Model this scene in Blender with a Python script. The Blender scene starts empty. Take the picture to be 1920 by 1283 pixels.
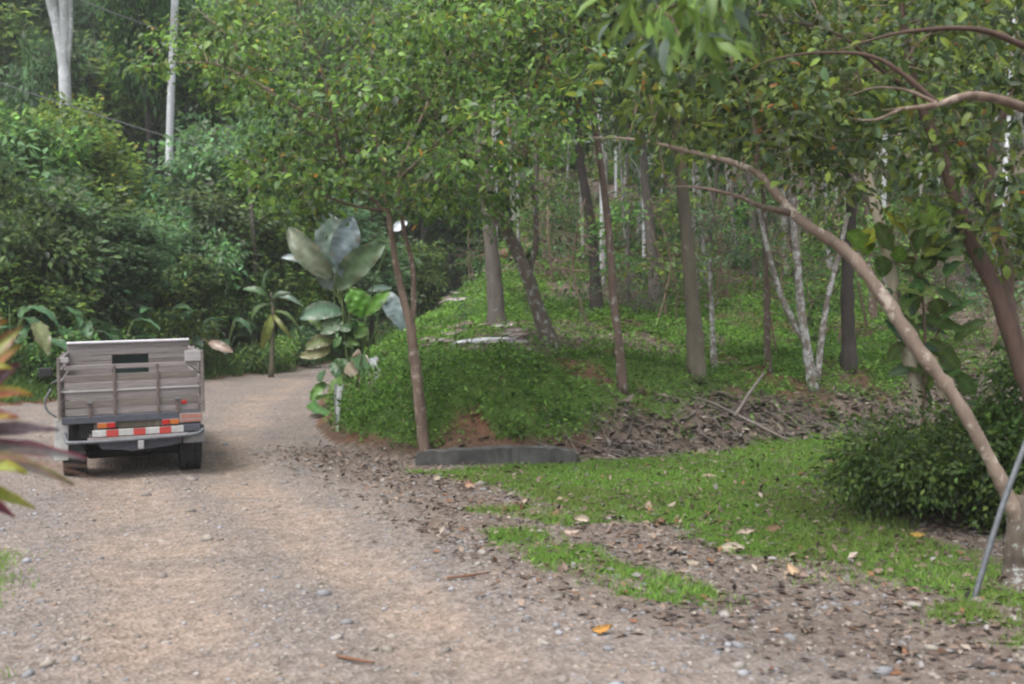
import bpy, bmesh, math, random
import numpy as np
from mathutils import Vector, Matrix, Euler

SC = bpy.context.scene
COL = SC.collection
rng = np.random.default_rng(7)
random.seed(7)

# ------------------------------------------------------------------ camera, light, exposure
F, U0, VH, CH = 2000.0, 960.0, 570.0, 2.2      # focal length (px of 1920), optical axis, horizon row, eye height
cam = bpy.data.cameras.new('camera')
cam.sensor_width = 36.0
cam.lens = 36.0 * F / 1920.0
cam.shift_y = -(641.5 - VH) / 1920.0
cam.clip_start, cam.clip_end = 0.05, 1000.0
cam.dof.use_dof = True
cam.dof.focus_distance = 14.5
cam.dof.aperture_fstop = 1.8
camo = bpy.data.objects.new('camera', cam)
COL.objects.link(camo)
camo.location = (0, 0, CH)
camo.rotation_euler = (math.radians(90), 0, 0)
SC.camera = camo

SUN_EL, SUN_ROT = math.radians(62), math.radians(215)
world = bpy.data.worlds.new('World')
SC.world = world
world.use_nodes = True
wn, wl = world.node_tree.nodes, world.node_tree.links
wn.clear()
sky = wn.new('ShaderNodeTexSky')
sky.sky_type = 'NISHITA'
sky.sun_disc = False
sky.sun_elevation, sky.sun_rotation = SUN_EL, SUN_ROT
sky.dust_density, sky.air_density = 4.0, 1.0
hs = wn.new('ShaderNodeHueSaturation')
hs.inputs['Saturation'].default_value = 0.30          # overcast: a grey sky
bg = wn.new('ShaderNodeBackground')
bg.inputs['Strength'].default_value = 0.15
wo = wn.new('ShaderNodeOutputWorld')
wl.new(sky.outputs[0], hs.inputs['Color'])
wl.new(hs.outputs[0], bg.inputs['Color'])
wl.new(bg.outputs[0], wo.inputs['Surface'])

sl = bpy.data.lights.new('sun', 'SUN')
sl.energy = 1.5
sl.angle = math.radians(22)
sl.color = (1.0, 0.97, 0.93)
so = bpy.data.objects.new('sun', sl)
COL.objects.link(so)
sv = Vector((math.sin(SUN_ROT) * math.cos(SUN_EL), math.cos(SUN_ROT) * math.cos(SUN_EL), math.sin(SUN_EL)))
so.rotation_euler = sv.to_track_quat('Z', 'Y').to_euler()
so.location = (0, 0, 40)

SC.view_settings.view_transform = 'Standard'
SC.view_settings.look = 'None'
SC.view_settings.exposure = 1.12
SC.view_settings.gamma = 1.0
SC.view_settings.use_curve_mapping = False
SC.render.engine = 'CYCLES'
SC.cycles.max_bounces = 10
SC.cycles.diffuse_bounces = 8
SC.cycles.glossy_bounces = 2
SC.cycles.transmission_bounces = 8
SC.cycles.transparent_max_bounces = 4
SC.cycles.use_denoising = True
SC.cycles.use_adaptive_sampling = True
SC.cycles.adaptive_threshold = 0.02
SC.cycles.sample_clamp_indirect = 8.0
SC.cycles.filter_width = 2.3

HAZE = 0.0006

# ------------------------------------------------------------------ helpers
def P(u, v, D):
    """world point seen at photograph pixel (u, v) at distance D along the view"""
    return Vector(((u - U0) / F * D, D, CH - (v - VH) / F * D))

def tag(o, label=None, cat=None, group=None, kind=None):
    if label: o['label'] = label
    if cat: o['category'] = cat
    if group: o['group'] = group
    if kind: o['kind'] = kind
    return o

def empty(name, loc, rz=0.0, **k):
    o = bpy.data.objects.new(name, None)
    COL.objects.link(o)
    o.location = loc
    o.rotation_euler = (0, 0, rz)
    o.empty_display_size = 0.2
    return tag(o, **k)

def link(name, me, parent=None):
    o = bpy.data.objects.new(name, me)
    COL.objects.link(o)
    if parent is not None:
        o.parent = parent
    return o

def copy_tree(o, parent=None):
    c = o.copy()
    COL.objects.link(c)
    c.parent = parent
    for ch in list(o.children):
        copy_tree(ch, c)
    return c

def tri_mesh(name, V, T, mat=None, C=None, smooth=False):
    """mesh from numpy arrays of vertices (n,3) and triangles (m,3), C = point colours (n,3)"""
    me = bpy.data.meshes.new(name)
    n, m = len(V), len(T)
    me.vertices.add(n)
    me.vertices.foreach_set('co', np.ascontiguousarray(V, np.float32).ravel())
    me.loops.add(m * 3)
    me.loops.foreach_set('vertex_index', np.ascontiguousarray(T, np.int32).ravel())
    me.polygons.add(m)
    me.polygons.foreach_set('loop_start', np.arange(0, m * 3, 3, dtype=np.int32))
    me.polygons.foreach_set('loop_total', np.full(m, 3, np.int32))
    if smooth:
        me.polygons.foreach_set('use_smooth', np.ones(m, bool))
    me.update(calc_edges=True)
    if C is not None:
        a = me.color_attributes.new('Col', 'FLOAT_COLOR', 'POINT')
        cc = np.ones((n, 4), np.float32)
        cc[:, :3] = C
        a.data.foreach_set('color', cc.ravel())
    if mat:
        me.materials.append(mat)
    return me

def py_mesh(name, V, Fc, mat=None, smooth=False):
    me = bpy.data.meshes.new(name)
    me.from_pydata([tuple(v) for v in V], [], Fc)
    if smooth:
        for p in me.polygons: p.use_smooth = True
    me.update()
    if mat: me.materials.append(mat)
    return me

def unit(a):
    return a / np.maximum(np.linalg.norm(a, axis=-1, keepdims=True), 1e-9)

# value noise on a hashed lattice
def vnoise(x, y, seed=0):
    x = np.asarray(x, float); y = np.asarray(y, float)
    xi, yi = np.floor(x).astype(np.int64), np.floor(y).astype(np.int64)
    fx, fy = x - xi, y - yi
    fx = fx * fx * (3 - 2 * fx); fy = fy * fy * (3 - 2 * fy)
    def h(a, b):
        n = (a * 374761393 + b * 668265263 + seed * 1442695041) & 0x7fffffff
        n = ((n ^ (n >> 13)) * 1274126177) & 0x7fffffff
        return ((n ^ (n >> 16)) & 0xffff) / 65535.0
    a, b, c, d = h(xi, yi), h(xi + 1, yi), h(xi, yi + 1), h(xi + 1, yi + 1)
    return (a * (1 - fx) + b * fx) * (1 - fy) + (c * (1 - fx) + d * fx) * fy

def fbm(x, y, seed=0, oct=4):
    s, a, t = 0.0, 0.5, 0.0
    for i in range(oct):
        s = s + a * vnoise(x * 2 ** i, y * 2 ** i, seed + i * 17); t += a; a *= 0.5
    return s / t

# ------------------------------------------------------------------ materials
def new_mat(name):
    m = bpy.data.materials.new(name)
    m.use_nodes = True
    nt = m.node_tree
    nt.nodes.clear()
    out = nt.nodes.new('ShaderNodeOutputMaterial')
    b = nt.nodes.new('ShaderNodeBsdfPrincipled')
    nt.links.new(b.outputs[0], out.inputs[0])
    return m, nt, b, out

def noise_node(nt, scale, detail=4, rough=0.6, coord='Object', vscale=None):
    tc = nt.nodes.new('ShaderNodeTexCoord')
    n = nt.nodes.new('ShaderNodeTexNoise')
    n.inputs['Scale'].default_value = scale
    n.inputs['Detail'].default_value = detail
    n.inputs['Roughness'].default_value = rough
    if vscale:
        mp = nt.nodes.new('ShaderNodeMapping')
        mp.inputs['Scale'].default_value = vscale
        nt.links.new(tc.outputs[coord], mp.inputs[0])
        nt.links.new(mp.outputs[0], n.inputs['Vector'])
    else:
        nt.links.new(tc.outputs[coord], n.inputs['Vector'])
    return n

def ramp(nt, src, stops):
    r = nt.nodes.new('ShaderNodeValToRGB')
    e = r.color_ramp.elements
    while len(e) < len(stops): e.new(0.5)
    for i, (p, c) in enumerate(stops):
        e[i].position = p
        e[i].color = (*c, 1) if len(c) == 3 else c
    nt.links.new(src, r.inputs[0])
    return r

def mixrgb(nt, fac, a, b, mode='MIX'):
    m = nt.nodes.new('ShaderNodeMix')
    m.data_type = 'RGBA'
    m.blend_type = mode
    for s, i in ((fac, 0), (a, 6), (b, 7)):
        if hasattr(s, 'links') or hasattr(s, 'is_linked'):
            nt.links.new(s, m.inputs[i])
        elif i == 0:
            m.inputs[0].default_value = s
        else:
            m.inputs[i].default_value = (*s, 1)
    return m.outputs[2]

def bump(nt, b, src, strength=0.4, dist=0.02):
    bp = nt.nodes.new('ShaderNodeBump')
    bp.inputs['Strength'].default_value = strength
    bp.inputs['Distance'].default_value = dist
    nt.links.new(src, bp.inputs['Height'])
    nt.links.new(bp.outputs[0], b.inputs['Normal'])

def plain(name, c1, c2=None, scale=6, rough=0.6, metal=0.0, bmp=0.15, vscale=None, spec=0.5, detail=5):
    m, nt, b, out = new_mat(name)
    c2 = c2 or tuple(x * 0.7 for x in c1)
    n = noise_node(nt, scale, detail, 0.65, vscale=vscale)
    r = ramp(nt, n.outputs['Fac'], [(0.3, c2), (0.68, c1)])
    nt.links.new(r.outputs[0], b.inputs['Base Color'])
    b.inputs['Roughness'].default_value = rough
    b.inputs['Metallic'].default_value = metal
    b.inputs['Specular IOR Level'].default_value = spec
    if bmp: bump(nt, b, n.outputs['Fac'], bmp, 0.02)
    return m

def leaf_mat(name, rough=0.5, trans=0.30, vary=0.25, spec=0.4, hue=0.03):
    m, nt, b, out = new_mat(name)
    at = nt.nodes.new('ShaderNodeAttribute'); at.attribute_name = 'Col'
    oi = nt.nodes.new('ShaderNodeObjectInfo')
    mr = nt.nodes.new('ShaderNodeMapRange')
    mr.inputs[3].default_value = 1 - vary; mr.inputs[4].default_value = 1 + vary
    nt.links.new(oi.outputs['Random'], mr.inputs[0])
    mh = nt.nodes.new('ShaderNodeMapRange')
    mh.inputs[3].default_value = 0.5 - hue; mh.inputs[4].default_value = 0.5 + hue
    nt.links.new(oi.outputs['Random'], mh.inputs[0])
    h = nt.nodes.new('ShaderNodeHueSaturation')
    nt.links.new(at.outputs['Color'], h.inputs['Color'])
    nt.links.new(mr.outputs[0], h.inputs['Value'])
    nt.links.new(mh.outputs[0], h.inputs['Hue'])
    nt.links.new(h.outputs[0], b.inputs['Base Color'])
    b.inputs['Roughness'].default_value = rough
    b.inputs['Specular IOR Level'].default_value = spec
    t = nt.nodes.new('ShaderNodeBsdfTranslucent')
    hc = nt.nodes.new('ShaderNodeHueSaturation')
    hc.inputs['Hue'].default_value = 0.485; hc.inputs['Value'].default_value = 1.5
    nt.links.new(h.outputs[0], hc.inputs['Color'])
    nt.links.new(hc.outputs[0], t.inputs['Color'])
    mx = nt.nodes.new('ShaderNodeMixShader'); mx.inputs[0].default_value = trans
    nt.links.new(b.outputs[0], mx.inputs[1]); nt.links.new(t.outputs[0], mx.inputs[2])
    nt.links.new(mx.outputs[0], out.inputs[0])
    return m

def bark_mat(name, c1, c2, lichen=(0.5, 0.52, 0.48), amount=0.0, scale=5.0, moss=0.0, rough=0.85):
    m, nt, b, out = new_mat(name)
    n = noise_node(nt, scale, 6, 0.7, vscale=(1, 1, 0.28))
    col = ramp(nt, n.outputs['Fac'], [(0.3, c2), (0.7, c1)]).outputs[0]
    if amount > 0:
        n2 = noise_node(nt, scale * 1.1, 5, 0.75, vscale=(1, 1, 0.8))
        lo = 0.72 - 0.4 * amount
        f = ramp(nt, n2.outputs['Fac'], [(lo, (0, 0, 0)), (lo + 0.07, (1, 1, 1))]).outputs[0]
        col = mixrgb(nt, f, col, lichen)
    if moss > 0:
        n3 = noise_node(nt, scale * 0.5, 4, 0.7)
        lo = 0.75 - 0.4 * moss
        f = ramp(nt, n3.outputs['Fac'], [(lo, (0, 0, 0)), (lo + 0.12, (1, 1, 1))]).outputs[0]
        col = mixrgb(nt, f, col, (0.055, 0.075, 0.02))
    nt.links.new(col, b.inputs['Base Color'])
    b.inputs['Roughness'].default_value = rough
    b.inputs['Specular IOR Level'].default_value = 0.25
    bump(nt, b, n.outputs['Fac'], 0.5, 0.03)
    return m

def vcol_mat(name, rough=0.8, spec=0.3, scale=40):
    m, nt, b, out = new_mat(name)
    at = nt.nodes.new('ShaderNodeAttribute'); at.attribute_name = 'Col'
    n = noise_node(nt, scale, 3, 0.7)
    r = ramp(nt, n.outputs['Fac'], [(0.3, (0.7, 0.7, 0.7)), (0.7, (1.15, 1.15, 1.15))])
    nt.links.new(mixrgb(nt, 1.0, at.outputs['Color'], r.outputs[0], 'MULTIPLY'), b.inputs['Base Color'])
    b.inputs['Roughness'].default_value = rough
    b.inputs['Specular IOR Level'].default_value = spec
    return m

M_LEAF = leaf_mat('leaf', 0.5, 0.40, 0.20, 0.4, 0.02)
M_FARLEAF = leaf_mat('far_leaf', 0.5, 0.5, 0.25, 0.4, 0.02)
M_LEAF_GLOSS = leaf_mat('glossy_leaf', 0.45, 0.45, 0.1, 0.15)
M_BIGLEAF = leaf_mat('big_leaf', 0.42, 0.22, 0.06, 0.45, 0.01)
M_GRASS = leaf_mat('grass_blade', 0.55, 0.35, 0.0, 0.3, 0.0)
M_DRY = vcol_mat('dry_leaf', 0.75, 0.3, 60)
M_STONE = vcol_mat('stone', 0.8, 0.3, 30)
M_TWIG = plain('twig_bark', (0.20, 0.14, 0.10), (0.10, 0.07, 0.05), 14, 0.85)
M_GUAVA = bark_mat('peeling_red_bark', (0.205, 0.150, 0.116), (0.082, 0.058, 0.046), (0.29, 0.24, 0.195), 0.42, 6)
M_LIMB = bark_mat('pale_brown_bark', (0.25, 0.195, 0.155), (0.115, 0.084, 0.067), (0.36, 0.31, 0.26), 0.42, 5)
M_GUAVA_DARK = bark_mat('dark_red_bark', (0.10, 0.064, 0.05), (0.05, 0.034, 0.028), (0.15, 0.12, 0.10), 0.2, 7)
M_GUAVA_PINK = bark_mat('pinkish_bark', (0.17, 0.125, 0.103), (0.095, 0.068, 0.056), (0.25, 0.22, 0.20), 0.4, 8)
M_GREYBARK = bark_mat('grey_brown_bark', (0.13, 0.112, 0.098), (0.07, 0.06, 0.054), (0.21, 0.195, 0.18), 0.3, 6)
M_OLIVEBARK = bark_mat('olive_grey_bark', (0.145, 0.125, 0.095), (0.08, 0.07, 0.053), (0.20, 0.20, 0.165), 0.3, 6, 0.15)
M_DARKBARK = bark_mat('dark_bark', (0.07, 0.059, 0.052), (0.035, 0.03, 0.027), (0.2, 0.2, 0.18), 0.12, 6, 0.2)
M_LICHEN = bark_mat('lichen_bark', (0.13, 0.105, 0.085), (0.07, 0.057, 0.046), (0.27, 0.28, 0.265), 0.46, 9, 0.25)
M_PALELICHEN = bark_mat('pale_lichen_bark', (0.19, 0.165, 0.14), (0.11, 0.094, 0.08), (0.34, 0.345, 0.335), 0.60, 7, 0.25)
M_SLIMBARK = bark_mat('brown_blotched_bark', (0.14, 0.10, 0.08), (0.08, 0.058, 0.047), (0.26, 0.245, 0.225), 0.42, 6)
M_WHITEBARK = bark_mat('white_bark', (0.56, 0.57, 0.60), (0.36, 0.365, 0.38), (0.66, 0.67, 0.70), 0.5, 2.0)
M_PALEPOST = bark_mat('pale_peeled_bark', (0.42, 0.375, 0.30), (0.28, 0.24, 0.18), (0.48, 0.44, 0.36), 0.4, 4)
M_DEADWOOD = bark_mat('dead_grey_wood', (0.20, 0.175, 0.155), (0.10, 0.086, 0.075), (0.28, 0.26, 0.245), 0.3, 8)
M_BROWNLOG = bark_mat('rotten_brown_wood', (0.19, 0.10, 0.06), (0.09, 0.05, 0.035), (0.3, 0.24, 0.2), 0.2, 8)

# ------------------------------------------------------------------ terrain
FOOT = np.array([(-2.6, 90), (-3.0, 60), (-4.5, 40), (-4.9, 32), (-4.4, 24), (-3.5, 18.8), (-2.75, 16.4), (-1.75, 14.95),
                 (0.9, 15.05), (2.7, 15.9), (5.6, 17.6), (9, 19), (14, 19.6), (160, 22)], float)
EDGE = np.array([(-160, 6), (-40, 14), (-18, 18.8), (-10.4, 22.8), (-8.7, 30), (-6.9, 37), (-5.6, 45), (-4.6, 60), (-4, 90)], float)

def poly_dist(x, y, L):
    d = np.full(np.shape(x), 1e9)
    for (ax, ay), (bx, by) in zip(L[:-1], L[1:]):
        vx, vy = bx - ax, by - ay
        t = np.clip(((x - ax) * vx + (y - ay) * vy) / (vx * vx + vy * vy), 0, 1)
        d = np.minimum(d, np.hypot(x - ax - t * vx, y - ay - t * vy))
    return d

def in_poly(x, y, L):
    c = np.zeros(np.shape(x), bool)
    n = len(L)
    for i in range(n):
        ax, ay = L[i]; bx, by = L[(i + 1) % n]
        k = ((ay > y) != (by > y)) & (x < (bx - ax) * (y - ay) / (by - ay + 1e-12) + ax)
        c ^= k
    return c

FOOT_POLY = np.vstack([FOOT, [(160, 400), (-2.6, 400)]])
EDGE_POLY = np.vstack([EDGE, [(-4, 400), (-160, 400)]])

def sm(a, b, t):
    t = np.clip((t - a) / (b - a), 0, 1)
    return t * t * (3 - 2 * t)

def foot_s(x, y):
    d = poly_dist(x, y, FOOT)
    return np.where(in_poly(x, y, FOOT_POLY), d, -d)

def edge_s(x, y):
    d = poly_dist(x, y, EDGE)
    return np.where(in_poly(x, y, EDGE_POLY), d, -d)

def rise(s, a, q, s0, smax):
    k = np.clip(s - s0, 0, smax)
    return a * s + q * k * k + 2 * q * smax * np.maximum(s - s0 - smax, 0)

def flat(pts):
    return np.array([((u - U0) / F * (F * CH / (v - VH)), F * CH / (v - VH)) for u, v in pts])

# wheel tracks, from the camera's left towards the truck and on round the bend
TRK1 = flat([(330, 1500), (330, 1283), (300, 1100), (255, 960), (200, 880), (120, 800)])
TRK2 = flat([(1050, 1500), (900, 1283), (640, 1050), (470, 930), (420, 850), (470, 760), (560, 712)])

def H(x, y):
    x = np.asarray(x, float); y = np.asarray(y, float)
    s = foot_s(x, y); e = edge_s(x, y)
    A = 1.12 - 0.45 * sm(0.5, 5.0, x)
    run = 2.0 + 0.5 * sm(0.5, 4.0, x)
    sp = np.maximum(s, 0)
    sq = np.maximum(sp, 0.9 * (y - 17)) * sm(0, 5, sp)
    sq = np.where(sp > 0, np.maximum(sq, sp), 0)
    z1 = np.where(s > 0, A * sm(-0.25, run, sp) - A * sm(-0.25, run, 0 * sp) + rise(sq, 0.100, 0.0060, 6, 42), 0)
    ep = np.maximum(e, 0)
    z2 = np.where(e > 0, 0.25 * sm(0, 1.5, ep) + rise(ep, 0.16, 0.008, 3, 22), 0)
    b = np.maximum(y - 52 + 15 * sm(-3, 7, x) + 6 * sm(-6, -16, x), 0)
    z3 = np.where(b > 0, rise(b, 0.10, 0.006, 3, 42), 0)
    z = np.maximum(np.maximum(z1, z2), z3)
    n = (fbm(x * 0.5, y * 0.5, 3) - 0.5)
    n2 = (fbm(x * 1.7, y * 1.7, 9, 3) - 0.5)
    hill = np.clip(np.maximum(np.maximum(s, e), b) * 0.6, 0, 1)
    z = z - 0.035 * (1 - hill) * np.maximum(sm(.6, .1, poly_dist(x, y, TRK1)), sm(.6, .1, poly_dist(x, y, TRK2)))
    z = z + hill * (0.60 * n + 0.30 * n2 + 0.10 * (fbm(x * 4.5, y * 4.5, 15, 2) - 0.5)) + (1 - hill) * (0.05 * n + 0.035 * n2)
    return z

def hz(x, y):
    return float(H(np.array([x]), np.array([y]))[0])

_D = np.concatenate([np.arange(3, 30, 0.04), np.arange(30, 140, 0.2)])
def hit(u, v):
    """where the line of sight of pixel (u, v) meets the terrain"""
    x = (u - U0) / F * _D
    z = CH - (v - VH) / F * _D
    k = np.nonzero(z <= H(x, _D))[0]
    D = _D[k[0]] if len(k) else 120.0
    return Vector(((u - U0) / F * D, D, hz((u - U0) / F * D, D)))

def flat(pts):
    return np.array([((u - U0) / F * (F * CH / (v - VH)), F * CH / (v - VH)) for u, v in pts])

LAWN = flat([(770, 884), (1080, 868), (1300, 846), (1600, 814), (1660, 900), (1720, 1000), (1850, 1050), (2100, 1100), (2100, 1200),
             (1880, 1150), (1700, 1105), (1500, 1085), (1400, 1040), (1250, 985), (1120, 958), (960, 925), (850, 898)])
PATCH = flat([(885, 1000), (960, 988), (1060, 1003), (1180, 1058), (1290, 1092), (1410, 1132), (1330, 1152), (1150, 1118), (1050, 1082), (960, 1045)])
STRIP = flat([(880, 955), (1000, 945), (1110, 960), (1160, 978), (1060, 990), (930, 970)])
CORNER = flat([(1690, 1088), (1830, 1092), (2150, 1110), (2150, 1230), (1900, 1215), (1780, 1180), (1700, 1130)])
NEARGRASS = flat([(-300, 1000), (30, 1000), (60, 1120), (40, 1230), (-20, 1290), (-400, 1290)])
ROADEDGE = flat([(2300, 1400), (1900, 1262), (1500, 1165), (1150, 1100), (900, 985), (800, 925), (690, 880), (610, 850)])

def soft_in(x, y, L, w):
    d = poly_dist(x, y, np.vstack([L, L[:1]]))
    d = np.where(in_poly(x, y, L), d, -d)
    return sm(-w, w, d + (fbm(x * 2.2, y * 2.2, 31) - 0.5) * 2.2 * w)

DRYBANK = np.array([tuple(hit(u, v))[:2] for u, v in
                    [(1085, 868), (1090, 800), (1190, 765), (1280, 748), (1400, 752), (1530, 760), (1700, 740), (1760, 700), (2100, 640), (2500, 700), (2500, 830), (1750, 815), (1600, 818), (1300, 850)]])
SLOPE = np.array([tuple(hit(u, v))[:2] for u, v in [(1680, 450), (1800, 400), (2150, 380), (2150, 740), (1860, 730), (1770, 650), (1700, 560)]])
FACE = np.array([tuple(hit(u, v))[:2] for u, v in [(820, 862), (1100, 862), (1110, 800), (1000, 775), (900, 775), (830, 800)]])
PILE = np.array([tuple(hit(u, v))[:2] for u, v in [(800, 640), (960, 605), (1080, 600), (1240, 640), (1290, 665), (1100, 668), (1000, 672), (830, 665)]])

def grass_mask(x, y):
    g = soft_in(x, y, LAWN, 0.28)
    wear = sm(0.48, 0.66, fbm(x * 0.9 + 5, y * 0.9, 41))
    near = sm(11.2, 8.8, y)
    right = sm(2.2, 4.2, x) * sm(16.0, 13.5, y)
    g = g * (1 - 0.75 * near * wear) * (1 - 0.35 * right)
    pt = np.maximum(soft_in(x, y, PATCH, 0.16), soft_in(x, y, STRIP, 0.14)) * (0.35 + 0.65 * sm(0.30, 0.5, fbm(x * 1.8, y * 1.8, 43)))
    ng = 0.5 * soft_in(x, y, NEARGRASS, 0.25) * sm(0.45, 0.62, fbm(x * 1.6, y * 1.6, 47))
    cg = 0.85 * soft_in(x, y, CORNER, 0.2) * sm(.38, .56, fbm(x * 2.4, y * 2.4, 49))
    return np.clip(np.maximum.reduce([g, pt, ng, cg]), 0, 1)

def litter_mask(x, y):
    s = foot_s(x, y)
    a = soft_in(x, y, DRYBANK, 0.5)
    b = np.maximum(0.8 * soft_in(x, y, PILE, 0.45), 0.85 * soft_in(x, y, SLOPE, 0.9))
    c = sm(0.60, 0.72, fbm(x * 0.45, y * 0.45, 51)) * (s > 1.5) * 0.75
    far = sm(27, 40, y) * sm(2, 6, s) * np.clip(0.25 + 1.5 * (fbm(x * 0.22, y * 0.22, 53) - .25), 0.2, 0.95)
    return np.clip(np.maximum.reduce([a, b, c, far]), 0, 1)

def green_mask(x, y):
    s = foot_s(x, y)
    g = sm(0.1, 0.6, s) * (1 - 0.9 * litter_mask(x, y))
    red = sm(0.57, 0.70, fbm(x * 0.8 + 3, y * 0.8, 61)) * (1 - sm(0.4, 1.8, s)) * sm(-1.5, -0.2, x)
    face = soft_in(x, y, FACE, .35)
    thin = sm(.36, .52, fbm(x * 1.1, y * 1.1, 131))
    g = g * (1 - face * (1 - .75 * thin)) * (1 - .6 * (1 - thin) * sm(-1, 1.5, x))
    return np.clip(g * (1 - red), 0, 1)

def edge_litter(x, y):
    """brown leaves gathered along the right edge of the road"""
    d = poly_dist(x, y, ROADEDGE)
    right = in_poly(x, y, np.vstack([ROADEDGE, [(-2.6, 16.4), (0, 40), (60, 40), (60, 0)]]))
    s = foot_s(x, y)
    m = np.where(right, 1.0, sm(1.3, 0.0, d)) * (s < 0.2) * (y < 16.5)
    return m * (0.55 + 0.6 * fbm(x * 1.2, y * 1.2, 71))

def axis(parts):
    out = [parts[0][0]]
    for a, b, st in parts:
        n = max(1, int(round((b - a) / st)))
        out += list(np.linspace(a, b, n + 1)[1:])
    return np.array(out)

gx = axis([(-130, -60, 7), (-60, -14, 1.5), (-14, -8, 0.3), (-8, 8, 0.1), (8, 14, 0.3), (14, 60, 1.5), (60, 130, 7)])
gy = axis([(-60, 0, 10), (0, 4.5, 0.5), (4.5, 24, 0.1), (24, 40, 0.3), (40, 120, 1.5), (120, 150, 5)])
GX, GY = np.meshgrid(gx, gy, indexing='ij')
GZ = H(GX, GY)
S_, E_ = foot_s(GX, GY), edge_s(GX, GY)
rut = 0.0
nx, ny = GX.shape
V = np.stack([GX, GY, GZ], -1).reshape(-1, 3)
idx = np.arange(nx * ny).reshape(nx, ny)
a, b, c, d = idx[:-1, :-1].ravel(), idx[1:, :-1].ravel(), idx[1:, 1:].ravel(), idx[:-1, 1:].ravel()
xs, ys = V[:, 0], V[:, 1]
mg = np.maximum(grass_mask(xs, ys), 0)
mv = np.maximum(green_mask(xs, ys), sm(0.0, 0.7, edge_s(xs, ys)) * 0.85)
ml = np.clip(np.maximum(litter_mask(xs, ys), edge_litter(xs, ys) * 0.9), 0, 1)
ml = np.maximum(ml, sm(4, 9, edge_s(xs, ys)))
mroad = ((foot_s(xs, ys) < 0.05) & (edge_s(xs, ys) < 0.1)).astype(float)
fx_ = (GX[:-1, :-1] + GX[1:, 1:]).ravel() / 2; fy_ = (GY[:-1, :-1] + GY[1:, 1:]).ravel() / 2
fs, fe = foot_s(fx_, fy_), edge_s(fx_, fy_)
cls = np.zeros(len(fx_), int)                       # 0 road
cls[in_poly(fx_, fy_, LAWN)] = 1                    # lawn
cls[fs > 0] = 2                                     # hillside
cls[(fe > 0) | ((cls == 0) & (fy_ > 52))] = 3                                     # forest floor across the road

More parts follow.
